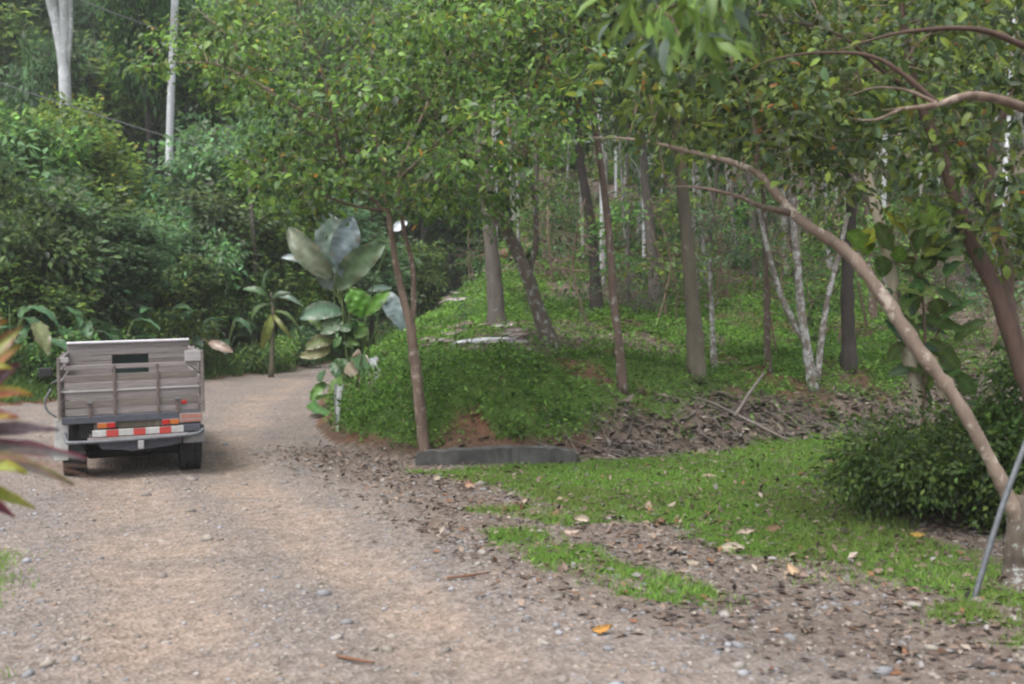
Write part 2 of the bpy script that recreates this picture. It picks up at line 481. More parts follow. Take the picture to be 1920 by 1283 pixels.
def ground_material():
    m, nt, b, out = new_mat('ground')
    at = nt.nodes.new('ShaderNodeAttribute'); at.attribute_name = 'Zone'
    sep = nt.nodes.new('ShaderNodeSeparateColor')
    nt.links.new(at.outputs['Color'], sep.inputs[0])
    def crisp(sock, nz, amt=0.7, w=0.14):
        s1_ = nt.nodes.new('ShaderNodeMath'); s1_.operation = 'MULTIPLY_ADD'
        nt.links.new(nz, s1_.inputs[0]); s1_.inputs[1].default_value = amt; s1_.inputs[2].default_value = -amt * 0.5
        s2_ = nt.nodes.new('ShaderNodeMath'); s2_.operation = 'ADD'
        nt.links.new(s1_.outputs[0], s2_.inputs[0]); nt.links.new(sock, s2_.inputs[1])
        r_ = nt.nodes.new('ShaderNodeMapRange'); r_.interpolation_type = 'SMOOTHSTEP'
        nt.links.new(s2_.outputs[0], r_.inputs[0]); r_.inputs[1].default_value = 0.5 - w; r_.inputs[2].default_value = 0.5 + w
        return r_.outputs[0]
    # compacted gravel and clay
    n1 = noise_node(nt, 0.9, 6, 0.65)
    n2 = noise_node(nt, 9, 6, 0.7)
    n3 = noise_node(nt, 45, 4, 0.7)
    clay = ramp(nt, n1.outputs['Fac'], [(0.34, (0.158, 0.140, 0.131)), (0.50, (0.187, 0.161, 0.145)), (0.68, (0.216, 0.178, 0.153))]).outputs[0]
    grit = ramp(nt, n2.outputs['Fac'], [(0.28, (0.62, 0.60, 0.60)), (0.52, (1, 1, 1)), (0.75, (1.28, 1.28, 1.28))]).outputs[0]
    col = mixrgb(nt, 1.0, clay, grit, 'MULTIPLY')
    tc = nt.nodes.new('ShaderNodeTexCoord')
    vo = nt.nodes.new('ShaderNodeTexVoronoi'); vo.inputs['Scale'].default_value = 26
    nt.links.new(tc.outputs['Object'], vo.inputs['Vector'])
    peb = ramp(nt, vo.outputs['Color'], [(0.2, (0.62, 0.6, 0.58)), (0.5, (1.0, 0.97, 0.93)), (0.85, (1.35, 1.35, 1.38))]).outputs[0]
    col = mixrgb(nt, 0.55, col, mixrgb(nt, 1.0, col, peb, 'MULTIPLY'))
    # brown leaf mould
    lit = ramp(nt, n2.outputs['Fac'], [(0.3, (0.058, 0.046, 0.039)), (0.52, (0.128, 0.100, 0.080)), (0.72, (0.205, 0.168, 0.138))]).outputs[0]
    red = ramp(nt, n1.outputs['Fac'], [(0.35, (0.13, 0.068, 0.042)), (0.65, (0.085, 0.062, 0.046))]).outputs[0]
    n5 = noise_node(nt, 3.5, 7, 0.75)
    red = mixrgb(nt, 1.0, red, grit, 'MULTIPLY')
    soil = mixrgb(nt, crisp(sep.outputs['Blue'], n5.outputs['Fac'], 1.0, .25), red, lit)
    grs = ramp(nt, n3.outputs['Fac'], [(0.3, (0.045, 0.075, 0.02)), (0.7, (0.10, 0.165, 0.038))]).outputs[0]
    at2 = nt.nodes.new('ShaderNodeAttribute'); at2.attribute_name = 'Track'
    sep2 = nt.nodes.new('ShaderNodeSeparateColor'); nt.links.new(at2.outputs['Color'], sep2.inputs[0])
    road = mixrgb(nt, sep2.outputs['Red'], col, mixrgb(nt, 1.0, col, (1.26, 1.18, 1.09), 'MULTIPLY'))
    roadl = mixrgb(nt, crisp(sep2.outputs['Green'], n5.outputs['Fac'], 1.2, .3), road, mixrgb(nt, 0.65, road, lit))
    cc = mixrgb(nt, crisp(sep.outputs['Red'], n5.outputs['Fac'], .8, .12), soil, roadl)
    cc = mixrgb(nt, crisp(sep.outputs['Green'], n5.outputs['Fac'], 1.2, .16), cc, grs)
    nt.links.new(cc, b.inputs['Base Color'])
    b.inputs['Roughness'].default_value = 0.95
    b.inputs['Specular IOR Level'].default_value = 0.15
    ma = nt.nodes.new('ShaderNodeMath'); ma.operation = 'ADD'
    nt.links.new(n2.outputs['Fac'], ma.inputs[0]); nt.links.new(vo.outputs['Distance'], ma.inputs[1])
    bump(nt, b, ma.outputs[0], 0.7, 0.03)
    return m

M_GROUND = ground_material()
# wheel tracks, from the camera's left towards the truck and on round the bend
zone = np.stack([mroad, np.clip(np.maximum(mg, mv * 0.92), 0, 1), ml], -1)
wob = (fbm(xs * 0.8, ys * 0.8, 81) - 0.5) * 0.7
trk = np.maximum(sm(0.75, 0.25, poly_dist(xs + wob * .6, ys, TRK1)), sm(0.65, 0.2, poly_dist(xs + wob, ys, TRK2)))
track = np.stack([np.clip(trk * (0.25 + 1.1 * fbm(xs * 1.6, ys * 1.6, 83)), 0, 1), np.clip(edge_litter(xs, ys), 0, 1) * (1 - trk), 0 * trk], -1)
SET = {}
for k, nm in enumerate(['road', 'lawn', 'hillside', 'forest_floor']):
    q = np.nonzero(cls == k)[0]
    T = np.concatenate([np.stack([a[q], b[q], c[q]], -1), np.stack([a[q], c[q], d[q]], -1)])
    used, inv = np.unique(T.ravel(), return_inverse=True)
    me = tri_mesh(nm, V[used], inv.reshape(-1, 3), M_GROUND, smooth=True)
    for an, arr in (('Zone', zone), ('Track', track)):
        at = me.color_attributes.new(an, 'FLOAT_COLOR', 'POINT')
        cc = np.ones((len(used), 4), np.float32); cc[:, :3] = arr[used]
        at.data.foreach_set('color', cc.ravel())
    SET[nm] = tag(link(nm, me), kind='structure')

if HAZE > 0:
    hm = bpy.data.materials.new('haze'); hm.use_nodes = True
    hm.node_tree.nodes.clear()
    ho_ = hm.node_tree.nodes.new('ShaderNodeOutputMaterial'); hv = hm.node_tree.nodes.new('ShaderNodeVolumePrincipled')
    hv.inputs['Color'].default_value = (0.96, 0.98, 1.0, 1); hv.inputs['Density'].default_value = HAZE
    hm.node_tree.links.new(hv.outputs[0], ho_.inputs['Volume'])
    z0_, z1_ = float(V[:, 2].min()) - 1.0, float(V[:, 2].max()) + 22.0
    bm = bmesh.new(); bmesh.ops.create_cube(bm, size=1.0)
    bmesh.ops.scale(bm, vec=(270, 224, z1_ - z0_), verts=bm.verts)
    bmesh.ops.translate(bm, vec=(0, 45, (z0_ + z1_) / 2), verts=bm.verts)
    hme = bpy.data.meshes.new('haze'); bm.to_mesh(hme); bm.free(); hme.materials.append(hm)
    tag(link('haze', hme), kind='stuff')
    SC.cycles.volume_bounces = 1

# ------------------------------------------------------------------ leaves, tubes
T2 = (np.array([(0, 0, 0), (0.45, -.5, .07), (1, 0, -.10), (0.45, .5, .07)], float), np.array([(0, 1, 2), (0, 2, 3)]))
T8 = (np.array([(0, 0, 0), (.3, -.46, .07), (.66, -.38, .03), (1, 0, -.16), (.66, .38, .03), (.3, .46, .07), (.33, 0, .02), (.66, 0, -.03)], float),
      np.array([(0, 1, 6), (1, 2, 7), (1, 7, 6), (2, 3, 7), (0, 6, 5), (6, 7, 4), (6, 4, 5), (7, 3, 4)]))
TB = (np.array([(0, -.5, 0), (0, .5, 0), (.55, .36, 0.03), (.55, -.36, 0.03), (1, 0, -.12)], float), np.array([(0, 1, 2), (0, 2, 3), (3, 2, 4)]))

def leaf_arrays(Pp, Dr, Nr, L, W, C, tm):
    tv, tf = tm
    Dr = unit(Dr)
    B = unit(np.cross(Nr, Dr)); N = np.cross(Dr, B)
    n, k = len(Pp), len(tv)
    L = np.broadcast_to(L, (n,)); W = np.broadcast_to(W, (n,))
    V = (Pp[:, None] + Dr[:, None] * (L[:, None] * tv[None, :, 0])[..., None]
         + B[:, None] * (W[:, None] * tv[None, :, 1])[..., None] + N[:, None] * (L[:, None] * tv[None, :, 2])[..., None])
    T = (tf[None] + (np.arange(n) * k)[:, None, None]).reshape(-1, 3)
    return V.reshape(-1, 3), T, np.repeat(C, k, 0)

def leaf_mesh(name, Pp, Dr, Nr, L, W, C, tm=T2, mat=None):
    V, T, cc = leaf_arrays(Pp, Dr, Nr, L, W, C, tm)
    return tri_mesh(name, V, T, mat or M_LEAF, cc)

def join_tris(parts):
    Vs, Ts, Cs, o = [], [], [], 0
    for V, T, C in parts:
        Vs.append(V); Ts.append(T + o); Cs.append(C); o += len(V)
    return np.vstack(Vs), np.vstack(Ts), np.vstack(Cs)

def palette(n, cols, weights, r, jit=0.18):
    k = r.choice(len(cols), n, p=np.array(weights) / np.sum(weights))
    c = np.array(cols)[k]
    return np.clip(c * (1 + r.normal(0, jit, (n, 1))), 0.004, 0.9)

G_MID = (0.060, 0.115, 0.030); G_DARK = (0.038, 0.075, 0.027); G_LITE = (0.110, 0.190, 0.038)
G_BLUE = (0.066, 0.128, 0.060); G_YEL = (0.20, 0.20, 0.03); G_ORA = (0.32, 0.16, 0.03); G_OLV = (0.080, 0.105, 0.028); G_GREY = (0.100, 0.130, 0.080)

def spray(centers, per, spread, Lr, wr, cols, wts, r, axis=None, droop=0.35, tone=0.35, tm=T2, up=1.0, flatz=0.75):
    """clumps of leaves round centre points; returns arrays for leaf_mesh"""
    n = len(centers)
    if axis is None: axis = unit(r.normal(0, 1, (n, 3)))
    ci = np.repeat(np.arange(n), per)
    m = len(ci)
    off = r.normal(0, 1, (m, 3)) * np.array([1, 1, flatz])
    off = unit(off) * (r.random((m, 1)) ** 0.5) * spread
    Pp = centers[ci] + off + axis[ci] * (r.random((m, 1)) - 0.4) * spread * 0.9
    Dr = unit(off) * 0.7 + axis[ci] * 0.5 + r.normal(0, 0.45, (m, 3)); Dr[:, 2] -= droop
    Nr = r.normal(0, 0.55, (m, 3)) + 0.55 * unit(off) + 0.45 * axis[ci]; Nr[:, 2] += up * 0.8
    L = r.uniform(Lr[0], Lr[1], m); W = L * r.uniform(wr[0], wr[1], m)
    ctone = 1 + r.normal(0, tone, (n, 1)) * 0.6
    ctone = np.clip(ctone, 0.5, 1.8)
    C = palette(m, cols, wts, r) * ctone[ci]
    return Pp, Dr, Nr, L, W, C

def crown_centers(n, R, r, fill=0.55, lumps=9):
    """points in an uneven crown: an ellipsoid broken into lobes"""
    lc = unit(r.normal(0, 1, (lumps, 3))) * r.uniform(0.35, 0.75, (lumps, 1))
    lr = r.uniform(0.28, 0.5, lumps)
    k = r.integers(0, lumps, n)
    d = unit(r.normal(0, 1, (n, 3))) * (r.random((n, 1)) ** fill)
    p = lc[k] + d * lr[k][:, None]
    ax = unit(d + 0.6 * p)
    return p * np.array(R), ax

def catmull(pts, rad, seg):
    pts = [np.array(p, float) for p in pts]
    Q = [2 * pts[0] - pts[1]] + pts + [2 * pts[-1] - pts[-2]]
    out, ro = [], []
    for i in range(1, len(Q) - 2):
        p0, p1, p2, p3 = Q[i - 1], Q[i], Q[i + 1], Q[i + 2]
        for t in np.arange(seg) / seg:
            out.append(0.5 * ((2 * p1) + (-p0 + p2) * t + (2 * p0 - 5 * p1 + 4 * p2 - p3) * t * t + (-p0 + 3 * p1 - 3 * p2 + p3) * t ** 3))
            ro.append(rad[i - 1] * (1 - t) + rad[i] * t)
    out.append(pts[-1]); ro.append(rad[-1])
    return np.array(out), np.array(ro)

def tube_arrays(pts, rad, sides=8, seg=4, lump=0.0, r=None):
    p, ra = catmull(pts, rad, seg) if seg > 1 else (np.array([tuple(q) for q in pts], float), np.array(rad, float))
    n = len(p)
    t = unit(np.gradient(p, axis=0))
    ref = np.tile(np.array([0.31, 0.87, 0.12]), (n, 1))
    par = np.abs((t * unit(ref)).sum(1)) > 0.95
    ref[par] = (1, 0, 0)
    a1 = unit(np.cross(t, ref)); a2 = np.cross(t, a1)
    ang = np.arange(sides) / sides * 2 * np.pi
    rr = np.repeat(ra[:, None], sides, 1)
    if lump and r is not None:
        rr = rr * (1 + r.normal(0, lump, (n, 1)) * 0.7 + r.normal(0, lump, (n, sides)) * 0.6)
    V = p[:, None] + a1[:, None] * (rr * np.cos(ang))[..., None] + a2[:, None] * (rr * np.sin(ang))[..., None]
    V = np.vstack([V.reshape(-1, 3), p[:1], p[-1:]])
    i = np.arange(n - 1)[:, None] * sides; j = np.arange(sides)[None]; k = (j + 1) % sides
    A, B, Cc, Dd = (i + j).ravel(), (i + k).ravel(), (i + sides + k).ravel(), (i + sides + j).ravel()
    cs, ce = n * sides, n * sides + 1
    jj = np.arange(sides); kk = (jj + 1) % sides
    T = np.vstack([np.stack([A, Cc, B], -1), np.stack([A, Dd, Cc], -1),
                   np.stack([np.full(sides, cs), jj, kk], -1),
                   np.stack([np.full(sides, ce), (n - 1) * sides + kk, (n - 1) * sides + jj], -1)])
    return V, T, np.ones((len(V), 3))

def tube(name, pts, rad, mat, parent=None, sides=9, seg=5, lump=0.06):
    org = np.array(parent.matrix_world.translation if parent is not None else (0, 0, 0))
    V, T, C = tube_arrays(pts, rad, sides, seg, lump, rng)
    me = tri_mesh(name, V - org, T, mat, smooth=True)
    return link(name, me, parent)

def settle(o):
    bpy.context.view_layer.update()

def root(name, loc, label, cat, group=None):
    o = empty(name, loc, label=label, cat=cat, group=group)
    o.matrix_world = Matrix.Translation(Vector(loc))
    return o

# ------------------------------------------------------------------ truck
M_WOOD = plain('weathered_grey_wood', (0.235, 0.21, 0.205), (0.14, 0.122, 0.118), 5, 0.85, bmp=0.3, vscale=(0.6, 3, 7))
M_WOOD2 = plain('weathered_brown_wood', (0.17, 0.147, 0.135), (0.095, 0.08, 0.071), 5, 0.85, bmp=0.3, vscale=(0.6, 3, 7))
M_WOODL = plain('pale_worn_wood', (0.34, 0.325, 0.33), (0.23, 0.215, 0.215), 5, 0.7, bmp=0.2, vscale=(0.6, 3, 7))
M_ROOFEDGE = plain('white_roof_edge', (0.62, 0.60, 0.64), (0.48, 0.46, 0.49), 5, 0.5, bmp=0.05)
M_RUST = plain('rusty_steel', (0.13, 0.10, 0.088), (0.08, 0.062, 0.054), 22, 0.75, bmp=0.3)
M_NAVY = plain('dark_blue_steel', (0.062, 0.066, 0.088), (0.04, 0.042, 0.055), 12, 0.6, bmp=0.1)
M_WHITE = plain('dirty_white_paint', (0.44, 0.445, 0.44), (0.26, 0.255, 0.24), 5, 0.5, bmp=0.05)
M_RED = plain('red_paint', (0.42, 0.045, 0.035), (0.28, 0.035, 0.03), 5, 0.45, bmp=0.0)
M_REDLENS = plain('red_lens', (0.38, 0.015, 0.012), (0.28, 0.01, 0.01), 8, 0.25, bmp=0.0)
M_AMBER = plain('amber_lens', (0.42, 0.12, 0.02), (0.28, 0.08, 0.02), 8, 0.25, bmp=0.0)
M_TYRE = plain('black_rubber', (0.022, 0.022, 0.023), (0.012, 0.012, 0.012), 12, 0.85, bmp=0.2)
M_RIM = plain('dusty_steel_rim', (0.32, 0.31, 0.29), (0.2, 0.19, 0.18), 10, 0.55, bmp=0.05)
M_STEEL = plain('grey_painted_tube', (0.125, 0.135, 0.15), (0.07, 0.075, 0.085), 12, 0.5, bmp=0.1)
M_DARK = plain('oily_underbody', (0.02, 0.019, 0.018), (0.01, 0.01, 0.01), 10, 0.8, bmp=0.1)
M_GLASS = plain('dark_window_glass', (0.035, 0.055, 0.05), (0.02, 0.032, 0.03), 3, 0.08, bmp=0.0)
M_MUDFLAP = plain('muddy_grey_flap', (0.30, 0.30, 0.31), (0.16, 0.155, 0.155), 6, 0.8, bmp=0.2)
M_CREAM = plain('cream_body_paint', (0.62, 0.63, 0.58), (0.45, 0.45, 0.41), 5, 0.4, bmp=0.03)
M_PLATE = plain('pale_number_plate', (0.27, 0.23, 0.205), (0.18, 0.14, 0.12), 9, 0.5, bmp=0.0)
M_PLATETXT = plain('red_plate_marks', (0.42, 0.09, 0.06), (0.32, 0.07, 0.05), 9, 0.5, bmp=0.0)

def box_mesh(name, size, mat, bev=0.006):
    bm = bmesh.new()
    bmesh.ops.create_cube(bm, size=1.0)
    bmesh.ops.scale(bm, vec=size, verts=bm.verts)
    if bev:
        bmesh.ops.bevel(bm, geom=list(bm.edges), offset=min(bev, min(size) * 0.3), segments=1, affect='EDGES')
    me = bpy.data.meshes.new(name)
    bm.to_mesh(me); bm.free()
    me.materials.append(mat)
    return me

def box(name, c, size, mat, parent, rot=(0, 0, 0), bev=0.006, label=None):
    o = link(name, box_mesh(name, size, mat, bev), parent)
    o.location = c
    o.rotation_euler = rot
    if label: o['label'] = label
    return o

def lathe(name, prof, mat, n=28):
    V, Fc = [], []
    k = len(prof)
    for i in range(n):
        a = 2 * math.pi * i / n
        for x, r in prof:
            V.append((x, r * math.cos(a), r * math.sin(a)))
    for i in range(n):
        for j in range(k - 1):
            a, b = i * k + j, i * k + j + 1
            c, d = ((i + 1) % n) * k + j + 1, ((i + 1) % n) * k + j
            Fc.append((a, b, c, d))
    me = py_mesh(name, V, Fc, mat, True)
    return me

TRX, TRY = -4.82, 13.62
truck = empty('truck', (TRX, TRY, hz(TRX, TRY) + 0.035), math.radians(20.5),
              label='old pickup truck with weathered wooden stake bed seen from behind on the gravel road', cat='truck')
truck.rotation_euler = (math.radians(0.0), math.radians(-1.3), math.radians(20.5))
truck.scale = (0.965, 0.965, 0.965)
BW, BL = 1.76, 2.35                      # bed width and length
hw = BW / 2
# tailgate (y = 0 plane), boards each an object
tg = box('tailgate', (0, 0.02, 1.150), (BW - 0.06, 0.035, 0.030), M_WOODL, truck)
def plank(c, size, mat, parent, rot=(0, 0, 0)):
    return box('plank', c, size, mat, parent, rot, 0.005)
tgo = Vector((0, 0.02, 1.150))
def tplank(z0, z1, mat, y=0.02, x0=-hw + 0.05, x1=hw - 0.05, roll=0.0, th=0.028):
    return plank(Vector(((x0 + x1) / 2, y, (z0 + z1) / 2)) - tgo, (x1 - x0, th, z1 - z0), mat, tg, (0, roll, 0))
tplank(1.428, 1.488, M_WOOD, roll=0.002, th=0.032)
tplank(1.270, 1.365, M_WOOD2, roll=-0.002)
tplank(1.168, 1.262, M_WOOD, roll=0.003, y=0.018)
tplank(1.040, 1.130, M_WOOD, y=0.034)
tplank(0.935, 1.034, M_WOOD2, y=0.028)
tplank(0.832, 0.929, M_WOOD, y=0.036, roll=-0.002)
for x in (-0.22, 0.32):
    box('strap', Vector((x, -0.012, 1.145)) - tgo, (0.034, 0.010, 0.66), M_RUST, tg, bev=0.003)
    for z in (1.10, 0.88):
        box('bolt', Vector((x, -0.024, z)) - tgo, (0.022, 0.012, 0.022), M_RUST, tg, bev=0.004)
for x in (-0.53, 0.56):
    box('latch', Vector((x, -0.010, 0.90)) - tgo, (0.04, 0.02, 0.20), M_RUST, tg, bev=0.004)
    box('latch', Vector((x, -0.022, 1.00)) - tgo, (0.07, 0.03, 0.03), M_STEEL, tg, bev=0.004)
box('reflector', Vector((0.65, 0.012, 0.945)) - tgo, (0.07, 0.012, 0.045), M_REDLENS, tg, bev=0.003)
# corner posts and side walls
for s, top in ((-1, 1.60), (1, 1.63)):
    sw = box('side_wall', (s * (hw - .005), BL / 2, 0.86), (0.05, BL, 0.06), M_WOOD2, truck)
    so_ = Vector((s * hw, BL / 2, 0.86))
    for z0, z1, mt in ((0.90, 1.01, M_WOOD), (1.03, 1.14, M_WOOD2), (1.17, 1.29, M_WOOD), (1.33, 1.44, M_WOOD2), (1.49, top - 0.02, M_WOOD)):
        plank(Vector((s * hw - s * 0.005, BL / 2 + 0.02, (z0 + z1) / 2)) - so_, (0.028, BL - 0.03, z1 - z0), mt, sw)
    for k, y in enumerate((0.0, 0.8, 1.6)):
        box('stake', Vector((s * (hw + 0.020), y, (0.8 + top) / 2)) - so_, (0.04, 0.07, top - 0.80), M_WOOD if k else M_WOOD2, sw)
box('end_board', (hw - 0.105, -0.006, 1.56), (0.21, 0.025, 0.145), M_WOODL, truck)
box('end_board', (-hw + 0.055, -0.006, 1.565), (0.11, 0.025, 0.07), M_WOODL, truck)
# headboard with a window opening
hb = box('headboard', (0, BL, 1.06), (BW, 0.05, 0.10), M_WOOD2, truck)
ho = Vector((0, BL, 1.06))
def hplank(z0, z1, mat, x0=-hw, x1=hw):
    plank(Vector(((x0 + x1) / 2, BL, (z0 + z1) / 2)) - ho, (x1 - x0 - 0.004, 0.03, z1 - z0), mat, hb)
hplank(1.11, 1.21, M_WOOD2)
wx0, wx1 = -0.245, 0.275
hplank(1.215, 1.315, M_WOOD, -hw, wx0); hplank(1.215, 1.315, M_WOOD, wx1, hw)
hplank(1.320, 1.420, M_WOOD, -hw, wx0); hplank(1.320, 1.420, M_WOOD2, wx1, hw)
hplank(1.425, 1.505, M_WOOD, -hw, wx0); hplank(1.425, 1.505, M_WOOD, wx1, hw)
hplank(1.510, 1.600, M_WOOD)
hplank(1.605, 1.685, M_WOOD)
box('roof_edge_strip', Vector((0, BL, 1.705)) - ho, (BW + 0.01, 0.10, 0.034), M_ROOFEDGE, hb, bev=0.01)  # pale strip added on the headboard in place of the cab's bright roof edge
# bed floor and sub-frame
bf = box('bed_floor', (0, BL / 2, 0.80), (BW - 0.02, BL - 0.02, 0.04), M_WOOD2, truck)
box('rear_beam', (0, 0.02, 0.775), (BW - 0.02, 0.07, 0.095), M_NAVY, truck)
for y in (0.55, 1.15, 1.75):
    box('cross_beam', (0, y, 0.74), (BW - 0.1, 0.07, 0.07), M_NAVY, truck)
for s in (-1, 1):
    box('chassis_rail', (s * 0.40 + 0.05, 1.9, 0.60), (0.09, 3.9, 0.14), M_DARK, truck)
# cab (seen over and through the headboard)
def cab_mesh():
    prof = [(0.0, 0.50), (0.0, 1.62), (0.06, 1.675), (0.95, 1.675), (1.10, 1.62), (1.32, 1.12), (2.25, 1.02), (2.32, 0.92), (2.32, 0.45)]
    V, Fc = [], []
    for s in (-1, 1):
        for y, z in prof:
            w = 0.86 if z < 1.15 else 0.86 - 0.10 * (z - 1.15) / 0.52
            V.append((s * w, y, z))
    n = len(prof)
    for i in range(n - 1): Fc.append((i, i + 1, n + i + 1, n + i))
    Fc.append((n - 1, 0, n, 2 * n - 1))
    Fc.append(tuple(range(n - 1, -1, -1))); Fc.append(tuple(range(n, 2 * n)))
    return py_mesh('cab', V, Fc, M_CREAM)
cab = link('cab', cab_mesh(), truck); cab.location = (0, BL + 0.10, 0)
box('rear_window', (0, -0.008, 1.36), (1.1, 0.012, 0.40), M_GLASS, cab)
box('windscreen', (0, 1.20, 1.38), (1.35, 0.012, 0.50), M_GLASS, cab, rot=(math.radians(-24), 0, 0))
for s in (-1, 1):
    box('side_window', (s * 0.833, 0.55, 1.38), (0.012, 0.72, 0.36), M_GLASS, cab, rot=(0, math.radians(-s * 11), 0))
    box('front_fender', (s * 0.86, 1.72, 0.78), (0.16, 0.95, 0.22), M_CREAM, cab, bev=0.05)
    if s > 0: continue
    mr = box('mirror', (s * 1.24, 0.95, 1.22), (0.20, 0.06, 0.15), M_TYRE, cab, bev=0.02)
    box('mirror_arm', (-s * 0.22, 0.01, -0.10), (0.34, 0.025, 0.025), M_STEEL, mr, rot=(0, math.radians(s * 30), 0))
# rear lamps, striped board, plate, bumper
def lamp(x, s):
    l = box('rear_lamp', (x, -0.01, 0.692), (0.235, 0.05, 0.085), M_NAVY, truck)
    box('amber_lens', (s * 0.050, -0.028, 0), (0.120, 0.02, 0.066), M_AMBER, l)
    box('red_lens', (-s * 0.062, -0.028, 0), (0.095, 0.02, 0.066), M_REDLENS, l)
lamp(-0.33, -1); lamp(0.47, 1)
box('lamp_bar', (0.07, 0.03, 0.690), (1.12, 0.03, 0.10), M_OLIVEBARK, truck)
sb = box('striped_board', (0.065, -0.045, 0.592), (1.14, 0.022, 0.088), M_WHITE, truck)
for x in (-0.325, 0.01, 0.335):
    box('red_stripe', (x, -0.012, 0), (0.15, 0.006, 0.086), M_RED, sb, bev=0.0)
box('step_plank', (0.065, -0.05, 0.522), (1.26, 0.08, 0.030), M_WOOD, truck)
bt = [(-0.84, 0.10, 0.60), (-0.82, -0.06, 0.53), (-0.72, -0.11, 0.500), (0, -0.125, 0.500), (0.70, -0.11, 0.515), (0.86, -0.06, 0.545), (0.89, 0.10, 0.60)]
V_, T_, C_ = tube_arrays([Vector(p) for p in bt], [0.024] * 7, 10, 6)
link('bumper_tube', tri_mesh('bumper_tube', V_, T_, M_STEEL, smooth=True), truck)
def drop_plate():
    V = [(-0.48, 0, 0.485), (0.60, 0, 0.485), (0.58, 0, 0.40), (0.38, 0, 0.37), (-0.05, 0, 0.335), (-0.15, 0, 0.36), (-0.42, 0, 0.385)]
    n = len(V)
    V2 = V + [(x, 0.03, z) for x, y, z in V]
    Fc = [tuple(range(n - 1, -1, -1)), tuple(range(n, 2 * n))] + [(i, (i + 1) % n, n + (i + 1) % n, n + i) for i in range(n)]
    return py_mesh('tow_plate', V2, Fc, M_NAVY)
dp = link('tow_plate', drop_plate(), truck); dp.location = (0.02, -0.03, 0)
hitch = box('tow_hitch', (0.09, -0.10, 0.425), (0.075, 0.12, 0.115), M_MUDFLAP, truck, bev=0.01)
pl = box('number_plate', (0.735, -0.035, 0.735), (0.30, 0.012, 0.125), M_PLATE, truck)
for k in range(7):
    box('plate_mark', (-0.115 + k * 0.038, -0.008, 0.018), (0.018, 0.004, 0.05), M_PLATETXT, pl, bev=0)
box('plate_mark', (0, -0.008, -0.042), (0.24, 0.004, 0.012), M_PLATETXT, pl, bev=0)
box('tool_box', (0.72, 0.03, 0.60), (0.27, 0.14, 0.10), M_NAVY, truck)
# wheels
def wheel(x, y):
    w = link('wheel', lathe('wheel', [(-0.02, 0.06), (-0.02, 0.20), (0.03, 0.205), (0.07, 0.215)], M_RIM), truck)
    w.location = (x, y, 0.372)
    w.scale = (1.08, 1.10, 1.10)
    prof = [(-0.115, 0.21), (-0.135, 0.27), (-0.132, 0.335), (-0.112, 0.362), (-0.07, 0.370), (-0.05, 0.356), (-0.03, 0.371), (0.03, 0.371), (0.05, 0.356), (0.07, 0.370),
            (0.112, 0.362), (0.132, 0.335), (0.135, 0.27), (0.115, 0.21), (-0.115, 0.21)]
    t = link('tyre', lathe('tyre', prof, M_TYRE, 36), w)
    bm = bmesh.new()
    for i in range(30):
        for sx in (-1, 1):
            a_ = 2 * math.pi * (i + (0.5 if sx > 0 else 0)) / 30
            q = bmesh.ops.create_cube(bm, size=1.0)
            bmesh.ops.scale(bm, vec=(0.055, 0.042, 0.03), verts=q['verts'])
            bmesh.ops.transform(bm, matrix=Matrix.Translation((sx * 0.095, 0, 0)) @ Matrix.Rotation(a_, 4, 'X') @ Matrix.Translation((0, 0, 0.366)), verts=q['verts'])
    tm_ = bpy.data.meshes.new('tread'); bm.to_mesh(tm_); bm.free(); tm_.materials.append(M_TYRE)
    tag(link('tread', tm_, w), kind='stuff')
    return w
for s in (-1, 1):
    wheel(s * 0.74, 0.56); wheel(s * 0.73, 3.55)
box('mud_flap', (0.77, 0.10, 0.455), (0.28, 0.02, 0.15), M_MUDFLAP, truck, rot=(math.radians(-8), 0, 0))
lf = box('mud_flap', (-0.885, 0.14, 0.52), (0.17, 0.025, 0.54), M_WHITE, truck, rot=(0, math.radians(2), 0), bev=0.02, label='tall white mud guard on the left corner')
box('flap_bracket', (-0.70, 0.12, 0.34), (0.22, 0.03, 0.045), M_DARK, truck, rot=(0, math.radians(4), 0))
box('spare_carrier', (-0.58, 0.18, 0.62), (0.16, 0.2, 0.2), M_DARK, truck)
V_, T_, C_ = tube_arrays([Vector((-0.85, 0.56, 0.372)), Vector((0.85, 0.56, 0.372))], [0.06, 0.06], 10, 1)
ax_ = link('rear_axle', tri_mesh('rear_axle', V_, T_, M_DARK, smooth=True), truck)
df = link('differential', lathe('differential', [(-0.13, 0.05), (-0.10, 0.12), (-0.03, 0.155), (0.03, 0.155), (0.10, 0.12), (0.13, 0.05)], M_DARK, 18), truck)
df.location = (0.12, 0.56, 0.36)
for s in (-1, 1):
    V_, T_, C_ = tube_arrays([Vector((s * 0.52, 0.05, 0.55)), Vector((s * 0.52, 0.70, 0.42)), Vector((s * 0.52, 1.35, 0.56))], [0.035, 0.045, 0.035], 8, 5)
    link('leaf_spring', tri_mesh('leaf_spring', V_, T_, M_RUST, smooth=True), truck)
spw = link('added_tyre', lathe('added_tyre', [(-0.11, 0.19), (-0.125, 0.30), (-0.09, 0.36), (0.09, 0.36), (0.125, 0.30), (0.11, 0.19), (-0.11, 0.19)], M_TYRE, 26), truck)  # tyre added low as a black mass to deepen the underside shade
spw.location = (0.0, 1.35, 0.37); spw.rotation_euler = (0, math.radians(90), 0)
box('added_exhaust', (-0.42, 0.95, 0.34), (0.26, 0.6, 0.2), M_DARK, truck, bev=0.04)  # exhaust added to help block the bright ground behind the axle
box('fuel_tank', (0.52, 1.55, 0.40), (0.42, 0.9, 0.34), M_DARK, truck, bev=0.04)
box('shade_filler', (0.02, 1.55, 0.29), (1.25, 1.9, 0.22), M_DARK, truck, bev=0.04)  # dark block added to keep the ground seen under the truck dark
